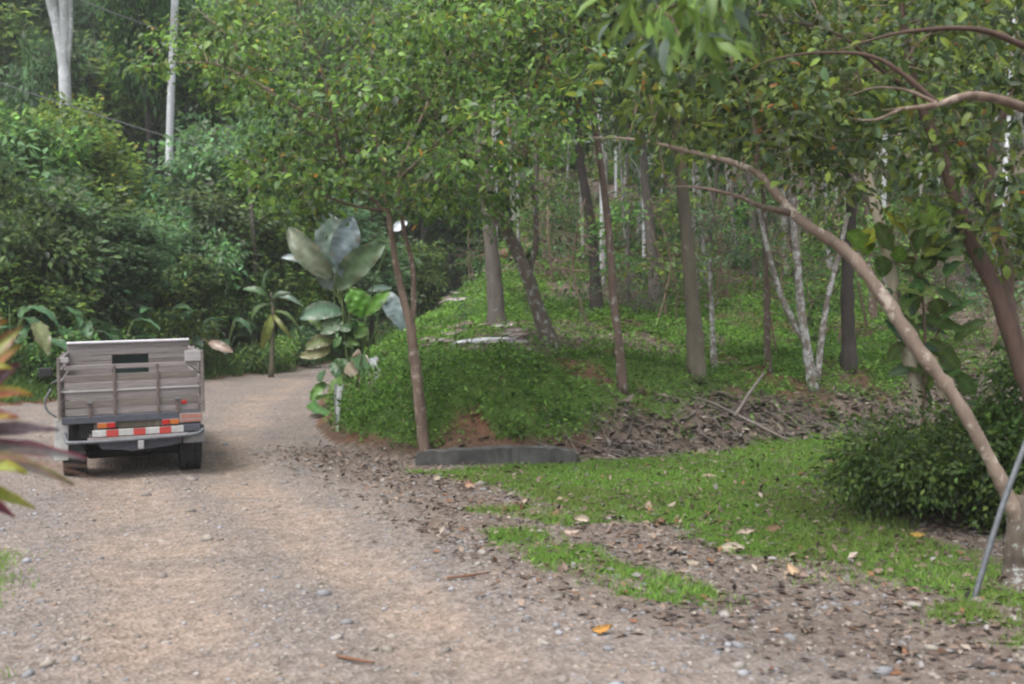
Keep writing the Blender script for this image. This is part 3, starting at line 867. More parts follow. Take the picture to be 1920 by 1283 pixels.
box('gearbox', (0.05, 2.9, 0.44), (0.9, 1.5, 0.40), M_DARK, truck, bev=0.05)
# cable loop and bent stay on the left side
V_, T_, C_ = tube_arrays([Vector(p) for p in ((-0.99, -0.02, 1.20), (-1.06, 0.0, 1.05), (-1.04, 0.0, 0.93), (-0.93, 0.0, 0.83))], [0.014] * 4, 7, 5)
link('side_stay', tri_mesh('side_stay', V_, T_, M_STEEL, smooth=True), truck)

# ------------------------------------------------------------------ big leaves (each one an object)
def big_leaf_mesh(name, base, tip, width, nrm, c_mid, c_edge, org, bend=0.12, fold=0.10, petiole=0.0, shape='paddle', wave=0.045, seed=0):
    r = np.random.default_rng(seed + 11)
    base, tip, nrm = np.array(base, float), np.array(tip, float), np.array(nrm, float)
    ax = tip - base; L = np.linalg.norm(ax); dr = ax / L
    side = unit(np.cross(nrm, dr)); n = np.cross(dr, side)
    nt_, ns = 21, 5
    skew = r.normal(0, .5)
    V, C = [], []
    for i in range(nt_):
        t = i / (nt_ - 1)
        if shape == 'paddle':
            w = max(0.02, math.sin(math.pi * min(1, t * 0.94 + 0.055)) ** 0.62)
        elif shape == 'heart':
            w = max(0.02, (1 - t) ** 0.75 * min(1, (t + 0.04) * 7) ** 0.6 * 1.05)
        else:
            w = max(0.02, (math.sin(math.pi * (t * 0.93 + 0.045) ** 0.85)) ** 0.95)
        h = bend * L * (4 * t * (1 - t)) - bend * 0.5 * L * t * t
        for j in range(ns):
            s = (j / (ns - 1) - 0.5)
            q = abs(s) * 2
            e = h + fold * width * (q ** 1.2) + wave * width * math.sin(i * 0.85 + j * 2.3 + seed) + r.normal(0, 0.012) * width
            w2 = w * (1 + 0.035 * math.sin(i * 1.9 + seed * 1.3 + (3 if s > 0 else 0)) * (q > .9))
            V.append(base + dr * L * t + side * (width * s * w2 + 0.10 * L * skew * 4 * t * (1 - t)) + n * e - org)
            k = q ** 1.5
            jit = (1 + r.normal(0, 0.05)) * (1.10 if i % 2 else 0.90 if j != 2 else 1.0) * (1.35 if j == 2 else 1.0)
            cc_ = np.array(c_mid) * (1 - k) + np.array(c_edge) * k
            if shape == 'paddle' and q > .9 and math.sin(i * .9 + seed * 2.7 + s * 5) > .72: cc_ = cc_ * .4 + np.array((0.13, 0.085, 0.045)) * .6
            C.append(np.clip(cc_ * jit, 0.003, 0.95))
    T = []
    for i in range(nt_ - 1):
        for j in range(ns - 1):
            a, b = i * ns + j, i * ns + j + 1
            T += [(a, b, b + ns), (a, b + ns, a + ns)]
    me = tri_mesh(name, np.array(V), np.array(T), M_BIGLEAF, np.array(C), smooth=True)
    return me

def big_leaf(parent, base, tip, width, nrm, c_mid, c_edge=None, label=None, **k):
    org = np.array(parent.matrix_world.translation)
    me = big_leaf_mesh('leaf', base, tip, width, nrm, c_mid, c_edge or c_mid, org, **k)
    o = link('leaf', me, parent)
    if label: o['label'] = label
    return o

TOCAM = lambda p: np.array((0.0, 0.0, CH)) - np.array(p)

# broad-leaved plant on the nose of the bank
bp0 = hit(668, 712)
BD = bp0.y
bl = root('broad_leaved_plant', tuple(bp0), 'tall broad-leaved plant with pale paddle leaves at the nose of the grassy bank', 'plant')
SILV = (0.115, 0.148, 0.128); SILVB = (0.15, 0.19, 0.205); PALEG = (0.09, 0.135, 0.075); BEIG = (0.105, 0.122, 0.078); BRG = (0.07, 0.19, 0.02); DKG = (0.030, 0.070, 0.022)
TEAL = (0.08, 0.15, 0.10)
def pl_leaf(u1, v1, u2, v2, wpx, col, edge=None, d1=0.0, d2=0.0, roll=0.0, seed=1, label=None, up=0.3, **k):
    p1, p2 = P(u1, v1, BD + d1), P(u2, v2, BD + d2)
    if v2 > 695:
        q2 = hit(u2, v2); p1, p2 = P(u1, v1, min(p1.y, hit(u1, min(v1, 715)).y - .25)), P(u2, v2, min(p2.y, q2.y - .22))
    n = unit(TOCAM(p1)) + np.array((roll, 0, up))
    return big_leaf(bl, p1, p2, wpx / F * BD, n, col, edge, seed=seed, label=label, **k)
pl_leaf(640, 520, 612, 400, 70, (0.075, 0.115, 0.082), SILV, -0.1, 0.0, -0.1, 1, bend=.03)
pl_leaf(648, 522, 660, 406, 58, SILVB, (0.12, 0.155, 0.155), -0.3, -0.2, 0.4, 2, bend=.05)
pl_leaf(622, 520, 540, 425, 46, BEIG, (0.08, 0.105, 0.06), -0.2, -0.1, -0.4, 3)
pl_leaf(606, 505, 527, 482, 20, (0.34, 0.40, 0.40), SILVB, 0.1, -0.1, 0, 4)
pl_leaf(598, 500, 622, 545, 30, (0.14, 0.165, 0.15), SILV, 0.0, -0.1, 0, 5)
pl_leaf(632, 540, 722, 455, 50, (0.06, 0.10, 0.045), (0.085, 0.125, 0.07), -0.2, -0.3, 0.3, 6)
pl_leaf(682, 592, 655, 540, 48, BRG, (0.08, 0.20, 0.03), -0.4, -0.5, 0, 7)
pl_leaf(684, 590, 730, 545, 26, BRG, (0.07, 0.17, 0.03), -0.4, -0.5, 0, 8)
pl_leaf(716, 548, 762, 622, 42, (0.14, 0.185, 0.19), (0.19, 0.235, 0.25), -0.3, -0.5, 0.4, 9)
pl_leaf(690, 545, 735, 540, 14, (0.17, 0.24, 0.2), None, 0.1, 0.2, 0, 10)
pl_leaf(640, 585, 562, 596, 36, TEAL, (0.12, 0.18, 0.13), -0.1, -0.3, 0, 11)
pl_leaf(640, 600, 600, 625, 30, PALEG, None, -0.1, -0.3, 0, 12)
pl_leaf(655, 702, 607, 782, 36, DKG, (0.06, 0.13, 0.045), -0.3, -0.6, 0, 13, label='dark glossy leaf hanging down towards the road')
pl_leaf(660, 690, 690, 718, 26, DKG, (0.05, 0.12, 0.04), -0.4, -0.6, 0, 14)
pl_leaf(625, 640, 572, 655, 26, (0.10, 0.14, 0.05), (0.15, 0.14, 0.07), -0.1, -0.3, 0, 15)
pl_leaf(620, 655, 560, 668, 22, (0.13, 0.13, 0.05), None, -0.1, -0.3, 0, 16)
pl_leaf(700, 700, 722, 686, 22, (0.06, 0.14, 0.08), None, -0.3, -0.3, 0, 17)
DRYW = (0.42, 0.38, 0.33); DRYB = (0.26, 0.19, 0.13)
pl_leaf(658, 672, 662, 745, 18, DRYB, DRYW, -0.4, -0.6, 0.5, 18, label='dry pale leaf hanging from the stem', fold=0.5, shape='lance')
pl_leaf(668, 742, 676, 782, 26, DRYW, (0.36, 0.34, 0.32), -0.5, -0.8, 0, 19, label='curled whitish dead leaf low on the stem', fold=0.4)
pl_leaf(648, 760, 634, 812, 15, (0.30, 0.31, 0.32), (0.25, 0.245, 0.24), -0.6, -0.9, 0, 20, label='long white dead leaf strip on the bank edge', shape='lance', fold=0.4)
pl_leaf(680, 702, 706, 712, 18, (0.28, 0.29, 0.30), None, -0.5, -0.6, 0, 21, label='small whitish dead leaf')
pl_leaf(738, 432, 764, 416, 18, (0.62, 0.66, 0.74), None, -0.4, -0.4, 0, 22, label='small white leaf at the top')
for k in range(20):
    u = 662 + rng.normal(0, 40); v = 632 + rng.normal(0, 26)
    an = rng.uniform(0, 2 * math.pi); ln = rng.uniform(18, 42)
    g = [DKG, (0.05, 0.12, 0.03), (0.085, 0.17, 0.035)][k % 3]
    pl_leaf(u, v, u + ln * math.cos(an), v + ln * 0.8 * math.sin(an), rng.uniform(14, 26), g, None, rng.uniform(-.4, .4), rng.uniform(-.5, .3), rng.normal(0, .5), 40 + k)
for k in range(15):
    u = 648 + rng.normal(0, 24); v = rng.uniform(672, 745)
    ln = rng.uniform(20, 40)
    g = [DKG, (0.06, 0.14, 0.035), (0.09, 0.18, 0.04), (0.20, 0.17, 0.12)][k % 4]
    pl_leaf(u, v, u + rng.normal(-6, 14), v + ln, rng.uniform(13, 24), g, None, -.4, -.6, rng.normal(0, .5), 80 + k)
for k, (u, v) in enumerate([(640, 515), (648, 520), (622, 520), (632, 540), (684, 590), (716, 550), (640, 590), (670, 600), (738, 432), (655, 700), (606, 505)]):
    p0 = np.array(bp0) + np.array((rng.normal(0, .06), rng.normal(0, .06), -0.02))
    p1 = np.array(P(u, v, BD - 0.1)); mid = (p0 + p1) / 2 + np.array((rng.normal(0, .08), 0, 0.15))
    tube('stem', [p0, mid, p1], [0.022, 0.016, 0.010], plain('green_stem', (0.10, 0.16, 0.04), (0.07, 0.10, 0.03), 8, 0.5) if k == 0 else bpy.data.materials['green_stem'], bl, 6, 4, 0.02)
M_STEM = bpy.data.materials['green_stem']

# ------------------------------------------------------------------ cordyline beside the camera
cy = root('cordyline', (-1.98, 3.55, hz(-1.98, 3.55)), 'red, purple and yellow long-leaved ornamental plant at the left edge of the photo', 'plant')
CD = 3.55
def cl_leaf(u2, v2, wpx, c_mid, c_edge, u1=-95, v1=800, d2=0.0, seed=0, roll=0.0, bend=0.08):
    p1, p2 = P(u1, v1, CD), P(u2, v2, CD + d2)
    n = unit(TOCAM(p1)) * 0.8 + np.array((roll, 0, 0.8))
    return big_leaf(cy, p1, p2, wpx / F * CD, n, c_mid, c_edge, seed=seed, shape='lance', bend=bend, fold=0.22, wave=0.04)
YEL = (0.24, 0.22, 0.02); PUR = (0.085, 0.058, 0.068); GRYG = (0.12, 0.14, 0.13); RDD = (0.15, 0.03, 0.028); PNK = (0.22, 0.045, 0.075); GYL = (0.14, 0.17, 0.03); ORN = (0.22, 0.085, 0.03)
for i, a_ in enumerate([
    (42, 612, 38, GYL, RDD, -70, 720, 0.1), (38, 648, 44, ORN, GYL, -70, 745, 0.0), (12, 600, 36, YEL, ORN, -60, 720, 0.2), (38, 682, 42, PUR, RDD, -85, 770, 0.1),
    (58, 738, 44, RDD, YEL, -95, 790, -0.1), (22, 690, 32, YEL, GYL, -70, 700, -0.1), (34, 782, 48, YEL, PNK, -90, 815, -0.1), (110, 806, 40, PUR, (0.17, 0.13, 0.14), -95, 825, 0.1),
    (162, 858, 40, GRYG, PNK, -95, 838, 0.15), (138, 905, 36, PUR, GYL, -95, 845, 0.0), (48, 884, 44, GYL, YEL, -95, 885, -0.15), (66, 952, 36, GYL, (0.28, 0.26, 0.03), -95, 885, 0.0),
    (28, 970, 32, (0.10, 0.03, 0.05), PNK, -95, 905, 0.1), (20, 640, 40, PUR, YEL, -90, 700, 0.25), (-10, 560, 40, GYL, RDD, -95, 690, 0.2), (-20, 1010, 40, PUR, PNK, -95, 900, 0.0),
    (-230, 640, 44, PUR, RDD, -105, 790, 0.1), (-260, 780, 44, GYL, PNK, -105, 800, -0.1), (-240, 900, 44, PUR, PNK, -105, 850, 0.0), (-180, 560, 40, RDD, GYL, -105, 720, 0.1)]):
    cl_leaf(a_[0], a_[1], a_[2], a_[3], a_[4], a_[5], a_[6], a_[7], seed=100 + i, roll=rng.normal(0, .3))
tube('stem', [(-1.98, 3.55, hz(-1.98, 3.55) - 0.03), (-1.95, 3.56, 0.9), P(-100, 850, CD), P(-92, 700, CD)], [0.03, 0.026, 0.022, 0.012], M_TWIG, cy, 8, 5)
M_DRYSTALK = plain('dry_red_stalk', (0.27, 0.16, 0.11), (0.16, 0.09, 0.06), 20, 0.8)
for k in range(9):
    u2, v2 = rng.uniform(120, 250), rng.uniform(872, 955)
    tube('dry_stalk', [P(-60, 860, CD - 0.1), P(45 + rng.normal(0, 12), 866 + rng.normal(0, 10), CD - 0.1), P(u2, v2, CD + rng.normal(0, .05))],
         [0.0022, 0.0016, 0.0007], M_DRYSTALK, cy, 5, 6, 0.0)

# ------------------------------------------------------------------ foreground trees
def twig_to(limbs, c, r):
    """thin curved twig from the nearest limb point to a leaf clump"""
    best, bd = None, 1e9
    for L in limbs:
        d = np.linalg.norm(L - c, axis=1) + 0.25 * np.maximum(L[:, 2] - c[2], 0)
        k = int(np.argmin(d))
        if d[k] < bd: best, bd = L[k], d[k]
    if bd > 0.9: best = c + (best - c) * (r.uniform(.5, .9) / bd); bd = 0.9
    mid = (best + c) / 2 + r.normal(0, 0.06, 3) * max(bd, 0.2) + np.array((0, 0, 0.10 * bd))
    return [best, mid, c], bd

def fg_tree(name, label, base, trunk, limbs, crown_pts, per, spread, Lr, wr, cols, wts, seed, bark, twig_r=0.007, tm=T8, lmat=None, droop=0.35, foot=None):
    r = np.random.default_rng(seed)
    t = root(name, tuple(base), label, 'tree')
    tp, tr = trunk
    tube('trunk', tp, tr, foot or bark, t, 12, 6, 0.08)
    curves = [catmull(tp, tr, 6)[0][2:]]
    for pts, rad, bm_ in limbs:
        tube('limb', pts, rad, bm_ or bark, t, 10, 7, 0.10)
        curves.append(catmull(pts, rad, 8)[0])
    org = np.array(t.matrix_world.translation)
    parts = []
    for c in crown_pts:
        pts, bd = twig_to(curves, c, r)
        parts.append(tube_arrays(pts, [min(twig_r, twig_r * (0.5 + bd * 0.3)) * 1.3, twig_r * 0.75, twig_r * 0.3], 5, 4))
    if parts:
        V, T, C = join_tris(parts)
        tw = tag(link('twigs', tri_mesh('twigs', V - org, T, bpy.data.materials['twig_bark'], smooth=True), t), kind='stuff')
    axh = r.normal(0, 1, (len(crown_pts), 3)); axh[:, 2] = r.normal(-.1, .2, len(crown_pts))
    a_ = spray(crown_pts, per, spread, Lr, wr, cols, wts, r, axis=unit(axh), tm=tm, droop=droop, flatz=0.32, tone=0.5)
    me = leaf_mesh('crown', a_[0] - org, *a_[1:], tm=tm, mat=lmat or M_LEAF)
    tag(link('crown', me, t), kind='stuff')
    return t

def region_pts(n, poly, D0, D1, r, thin=None):
    """points through the volume seen inside a polygon of photograph pixels, between two distances"""
    poly = np.array(poly, float)
    lo, hi = poly.min(0), poly.max(0)
    out = []
    while len(out) < n:
        u, v = r.uniform(lo[0], hi[0]), r.uniform(lo[1], hi[1])
        if not in_poly(np.array([u]), np.array([v]), poly)[0]: continue
        if thin is not None and r.random() > thin(u, v): continue
        out.append(tuple(P(u, v, r.uniform(D0, D1))))
    return np.array(out)

r1 = np.random.default_rng(21)
b1 = hit(797, 852); D1 = b1.y
cp = np.vstack([
    region_pts(270, [(350, 30), (520, -60), (1060, -80), (1130, 60), (1080, 230), (1000, 330), (860, 330), (740, 330), (600, 300), (470, 215), (350, 130), (230, 140), (215, 100)], D1 - 2.6, D1 + 3.0, r1),
    region_pts(70, [(460, 230), (640, 300), (760, 330), (980, 330), (930, 420), (820, 400), (700, 360), (560, 400), (460, 400)], D1 - 1.5, D1 + 1.8, r1)])
fg_tree('slender_tree', 'slender reddish-barked tree behind the left end of the concrete kerb, leaning and forking high', b1,
        ([b1 - Vector((0, 0, .1)), P(787, 760, D1), P(777, 670, D1), P(768, 605, D1), P(745, 510, D1), P(728, 400, D1)], [.088, .078, .072, .066, .046, .040]),
        [([P(770, 615, D1), P(776, 560, D1 + .1), P(772, 490, D1 + .2), P(757, 430, D1 + .2), P(748, 330, D1 + .3), P(790, 220, D1 + .6), P(850, 90, D1 + 1)], [.05, .042, .036, .03, .026, .018, .008], None),
         ([P(728, 402, D1), P(700, 375, D1), P(650, 330, D1 - .2), P(625, 230, D1 - .4), P(600, 120, D1 - .6), P(560, 20, D1 - .8)], [.036, .03, .022, .017, .012, .006], None),
         ([P(728, 402, D1), P(715, 300, D1 + .2), P(690, 190, D1 + .3), P(700, 60, D1 + .4), P(690, -60, D1 + .4)], [.034, .028, .022, .014, .007], None),
         ([P(716, 395, D1), P(660, 385, D1 - .3), P(600, 362, D1 - .6), P(535, 325, D1 - .9)], [.022, .018, .012, .005], None),
         ([P(640, 320, D1 - .3), P(625, 238, D1 - .9), P(560, 205, D1 - 1.3), P(480, 155, D1 - 1.6), P(400, 120, D1 - 1.8), P(318, 118, D1 - 2)], [.022, .019, .016, .013, .010, .004], None),
         ([P(745, 340, D1 + .3), P(840, 250, D1 - .2), P(930, 190, D1 - .6), P(1030, 120, D1 - 1)], [.024, .018, .013, .005], None),
         ([P(735, 390, D1), P(800, 330, D1 - .6), P(880, 300, D1 - 1.2), P(985, 290, D1 - 1.6)], [.02, .015, .010, .004], None)],
        cp, 44, 0.46, (.07, .15), (.42, .6), [G_MID, G_LITE, G_DARK, G_OLV, G_YEL, G_ORA, G_GREY, (0.14, 0.22, 0.04)], [5, 5, 1.2, 1.5, .35, .12, 1.8, 2.5], 22, M_GUAVA)

# tree on the right, nearest the camera
r2 = np.random.default_rng(31)
TD = 8.5
tb = hit(1912, 1108)
def thinR(u, v):
    d = 1.0 if v < 190 else max(0.14, 1 - (v - 190) / 120)
    return d
cpR = np.vstack([
    region_pts(215, [(1150, -60), (2080, -60), (2080, 330), (1700, 330), (1540, 300), (1300, 250), (1180, 170)], 8.3, 12.2, r2, thinR),
    region_pts(60, [(1200, 230), (1900, 250), (2000, 400), (1950, 560), (1830, 420), (1650, 360), (1300, 340)], 8.4, 11.0, r2)])
fg_tree('leaning_tree', 'brown tree at the right edge, one long limb leaning left over the bush', tb,
        ([tb - Vector((0, 0, .15)), P(1908, 1085, TD), P(1912, 1010, TD), P(1918, 930, TD + .05)], [.20, .125, .105, .095]),
        [([P(1912, 985, TD), P(1885, 920, TD), P(1850, 850, TD), P(1790, 745, TD + .05), P(1722, 655, TD + .1), P(1655, 555, TD + .2), P(1590, 475, TD + .3), P(1500, 412, TD + .4), P(1440, 345, TD + .6), P(1400, 314, TD + .7), P(1300, 286, TD + 1.0), P(1190, 262, TD + 1.3), P(1110, 258, TD + 1.5)],
          [.066, .060, .056, .053, .058, .057, .050, .042, .037, .028, .021, .013, .004], M_LIMB),
         ([P(1485, 400, TD + .45), P(1430, 388, TD + .3), P(1375, 366, TD + .2), P(1310, 352, TD + .2), P(1250, 350, TD + .2)], [.030, .022, .016, .010, .002], M_GUAVA_PINK),
         ([P(1415, 322, TD + .7), P(1420, 270, TD + .7), P(1405, 200, TD + .7), P(1370, 120, TD + .6)], [.022, .015, .011, .005], None),
         ([P(1925, 960, TD + .1), P(1960, 840, TD + .3), P(1912, 680, TD + .5), P(1866, 545, TD + .6), P(1812, 430, TD + .7), P(1772, 310, TD + .8), P(1725, 190, TD + .9), P(1695, 60, TD + 1), P(1690, -60, TD + 1)],
          [.09, .08, .074, .068, .06, .05, .042, .032, .02], M_GUAVA_DARK),
         ([P(1945, 900, TD + .2), P(1935, 740, TD + .9), P(1897, 604, TD + 1), P(1886, 492, TD + 1), P(1858, 380, TD + 1), P(1862, 280, TD + 1), P(1888, 200, TD + .9), P(1930, 110, TD + .8)],
          [.08, .07, .06, .052, .046, .038, .03, .02], M_GUAVA_PINK),
         ([P(1990, 240, TD - .4), P(1920, 202, TD - .8), P(1825, 179, TD - 1.0), P(1750, 198, TD - 1.1), P(1655, 207, TD - 1.2)], [.045, .036, .03, .022, .004], None),
         ([P(1760, 196, TD - 1.1), P(1700, 170, TD - 1.1), P(1640, 165, TD - 1.2), P(1590, 180, TD - 1.2)], [.016, .011, .007, .002], None),
         ([P(1690, 205, TD - 1.2), P(1640, 225, TD - 1.2), P(1590, 222, TD - 1.3)], [.012, .008, .002], None),
         ([P(1760, 195, TD - .9), P(1650, 112, TD - .9), P(1545, 99, TD - .9), P(1450, 112, TD - 1), P(1395, 138, TD - 1)], [.02, .015, .011, .007, .002], M_GUAVA_DARK),
         ([P(1730, 195, TD + .9), P(1650, 130, TD + .4), P(1560, 60, TD + .2), P(1370, 20, TD)], [.02, .015, .010, .004], M_GUAVA_DARK),
         ([P(1930, 90, TD - .5), P(1830, 55, TD - .6), P(1700, 60, TD - .6), P(1600, 85, TD - .7)], [.025, .02, .014, .006], M_GUAVA_DARK)],
        cpR, 38, 0.45, (.065, .14), (.40, .58), [G_MID, G_DARK, G_LITE, G_OLV, G_YEL, G_ORA, G_BLUE, (0.15, 0.24, 0.04)], [5, 3.5, 3.5, 1, .3, .08, 2, 2], 32, M_GUAVA, 0.006, foot=M_LICHEN)
# nearer overhanging spray of large drooping leaves, top centre right
r3 = np.random.default_rng(35)
ob = Vector((4.3, 4.6, hz(4.3, 4.6)))
cp3 = region_pts(13, [(1150, -50), (1350, -60), (1400, -10), (1350, 60), (1290, 110), (1210, 70)], 5.0, 6.0, r3)
fg_tree('overhanging_tree', 'overhanging tree whose large drooping leaves fill the top right of centre', ob,
        ([ob - Vector((0, 0, .1)), ob + Vector((-.05, .05, 1.4)), ob + Vector((-.25, .1, 2.8)), ob + Vector((-.5, .2, 3.9))], [.10, .085, .07, .05]),
        [([tuple(ob + Vector((-.3, .12, 3.0))), P(1900, -180, 4.9), P(1600, -120, 5.2), P(1400, -40, 5.4), P(1240, 20, 5.5)], [.05, .04, .028, .018, .006], None)],
        cp3, 16, 0.28, (.12, .20), (.28, .38), [G_LITE, G_MID, (0.13, 0.21, 0.05), (0.10, 0.14, 0.11)], [5, 3, 3, 2], 36, M_GUAVA_DARK, 0.005, droop=1.0)

# ------------------------------------------------------------------ large-leaved sapling, pale leaning stem, bush, pole
sp0 = hit(1700, 905); SD = 11.9
sp0 = Vector(((1712 - U0) / F * SD, SD, 0)); sp0.z = hz(sp0.x, sp0.y)
sg = root('glossy_sapling', tuple(sp0), 'sapling with large oval glossy dark leaves beside the leaning limb', 'sapling')
tube('stem', [sp0 - Vector((0, 0, .05)), P(1725, 840, SD), P(1735, 660, SD), P(1725, 520, SD), P(1700, 430, SD)], [.022, .02, .018, .013, .006], M_TWIG, sg, 8, 5)
tube('stem', [P(1737, 670, SD), P(1770, 590, SD + .1), P(1772, 500, SD + .1), P(1750, 400, SD + .1)], [.014, .012, .01, .005], M_TWIG, sg, 7, 5)
DGL = (0.045, 0.085, 0.024); MGL = (0.08, 0.12, 0.02); YGL = (0.17, 0.18, 0.015); LGL = (0.14, 0.18, 0.11)
leafs = [(1656, 396, 1702, 440, 22, YGL), (1630, 478, 1586, 436, 46, MGL), (1600, 470, 1660, 430, 34, YGL), (1720, 375, 1764, 432, 46, MGL), (1716, 474, 1736, 424, 28, DGL), (1772, 490, 1742, 450, 40, DGL),
         (1668, 456, 1712, 474, 14, LGL), (1682, 541, 1754, 556, 24, (0.10, 0.14, 0.04)), (1756, 545, 1803, 570, 24, DGL), (1720, 598, 1810, 622, 28, DGL), (1752, 560, 1762, 590, 32, DGL), (1730, 520, 1690, 510, 22, DGL),
         (1768, 600, 1832, 562, 24, DGL), (1640, 420, 1672, 470, 30, DGL), (1650, 480, 1655, 520, 26, DGL), (1680, 490, 1734, 500, 20, (0.07, 0.075, 0.02)), (1700, 650, 1660, 600, 24, (0.03, 0.06, 0.03)), (1740, 640, 1800, 700, 30, DGL),
         (1790, 700, 1830, 740, 26, DGL), (1740, 700, 1700, 690, 24, DGL), (1725, 545, 1690, 585, 26, DGL), (1775, 520, 1800, 490, 22, DGL), (1760, 660, 1700, 640, 22, (0.04, 0.07, 0.04)), (1790, 640, 1850, 600, 20, DGL), (1730, 720, 1745, 760, 26, DGL),
         (1672, 545, 1640, 560, 18, (0.04, 0.08, 0.06)), (1760, 420, 1810, 380, 26, DGL), (1700, 430, 1690, 395, 24, MGL)]
for k in range(26):
    u1, v1 = rng.uniform(1690, 1780), rng.uniform(400, 720)
    a_ = rng.uniform(0, 6.28); ln = rng.uniform(38, 66)
    leafs.append((u1, v1, u1 + ln * math.cos(a_), v1 + ln * .7 * math.sin(a_), rng.uniform(18, 30), (DGL, DGL, MGL, (0.05, 0.09, 0.05))[k % 4]))
for i, (u1, v1, u2, v2, w, c_) in enumerate(leafs):
    p1 = P(u1, v1, SD + rng.normal(0, .08)); p2 = P(u2, v2, SD + rng.normal(0, .12))
    n = unit(TOCAM(p1)) * rng.uniform(.4, 1) + np.array((rng.normal(0, .3), 0, 0.7))
    o = big_leaf(sg, p1, p2, w / F * SD * 1.25, n, tuple(np.array(c_) * 1.45), None, seed=200 + i, bend=0.06, fold=0.12)
    o.data.materials[0] = M_LEAF_GLOSS
    tube('leaf_stalk', [P(1735 if u1 > 1690 else 1712, (v1 + 30), SD), p1], [.004, .003], M_TWIG, sg, 5, 1, 0)

pb = hit(1738, 800); PD = pb.y if pb.y < 16 else 12.5
pb = Vector(((1738 - U0) / F * 12.0, 12.0, 0)); pb.z = hz(pb.x, 12.0)
ps = root('pale_stem', tuple(pb), 'pale peeled trunk leaning left just behind the brown limb and the dark bush', 'tree')
tube('trunk', [pb - Vector((0, 0, .05)), P(1734, 795, 12), P(1712, 700, 12), P(1688, 610, 12), P(1668, 500, 12), P(1645, 400, 12.1), P(1620, 300, 12.3)], [.085, .08, .078, .072, .065, .055, .045], M_PALEPOST, ps, 10, 5)
tube('branch', [P(1648, 410, 12.1), P(1600, 330, 12.4), P(1560, 260, 12.7)], [.035, .025, .012], M_LICHEN, ps, 7, 4)

def leafy_bush(name, label, base, R, ncl, per, spread, Lr, wr, cols, wts, seed, group=None, cat='bush', lumps=12, tm=T2, fill=0.5):
    r = np.random.default_rng(seed)
    t = root(name, tuple(base), label, cat, group)
    c, ax = crown_centers(ncl, R, r, fill, lumps)
    c[:, 2] = np.maximum(c[:, 2] + R[2] * 0.75, 0.05)
    a_ = spray(c, per, spread, Lr, wr, cols, wts, r, axis=ax, tm=tm)
    a_[0][:, 2] = np.maximum(a_[0][:, 2], 0.02)
    tag(link('foliage', leaf_mesh('foliage', *a_, tm=tm), t), kind='stuff')
    parts = []
    for k in range(10):
        q = c[r.integers(0, len(c))]
        parts.append(tube_arrays([np.array((r.normal(0, .1) * R[0], r.normal(0, .1) * R[1], -0.03)), q * 0.5 + np.array((0, 0, .1)), q], [.014, .010, .005], 5, 3))
    V, T, C = join_tris(parts)
    tag(link('stems', tri_mesh('stems', V, T, M_TWIG, smooth=True), t), kind='stuff')
    return t

bx, by = (1800 - U0) / F * 10.9, 10.9
leafy_bush('leafy_bush', 'dense dark green bush in front of the leaning brown limb at the right edge', (bx, by, hz(bx, by)), (1.45, 1.2, 0.72), 600, 26, 0.20, (.05, .10), (.42, .6),
           [G_DARK, G_MID, (0.065, 0.145, 0.03), G_LITE], [2, 4, 4, 4], 51, lumps=26, fill=0.4)
bx, by = (1985 - U0) / F * 10.6, 10.6
leafy_bush('leafy_bush', 'second dark green bush cut off by the right edge behind the forked trunk', (bx, by, hz(bx, by)), (1.25, 1.0, 1.08), 420, 24, 0.20, (.05, .10), (.42, .6),
           [G_DARK, G_MID, (0.065, 0.145, 0.03), G_LITE], [2, 4, 4, 4], 52, lumps=16, fill=0.4)
# seedlings and brown sticks beside the bush
bx, by = (1605 - U0) / F * 11.6, 11.6
leafy_bush('weed_clump', 'thin brownish weeds at the left foot of the dark bush', (bx, by, hz(bx, by)), (0.22, 0.22, 0.33), 60, 12, 0.09, (.03, .06), (.35, .5),
           [(0.08, 0.085, 0.035), G_OLV, (0.12, 0.09, 0.05)], [3, 3, 2], 53, cat='weeds')

M_GALV = plain('galvanised_steel', (0.13, 0.142, 0.155), (0.08, 0.088, 0.096), 14, 0.5, 0.2, 0.1)
g0 = hit(1816, 1122)
gp = root('steel_pole', tuple(g0), 'slanted grey steel pole in front of the brown trunk at the right edge', 'pole')
gtop = P(1935, 800, g0.y + 0.15)
tube('shaft', [g0 - Vector((0, 0, .15)), (np.array(g0) + np.array(gtop)) / 2, gtop, np.array(gtop) + (np.array(gtop) - np.array(g0)) * 0.9], [.022, .022, .022, .022], M_GALV, gp, 12, 4, 0)

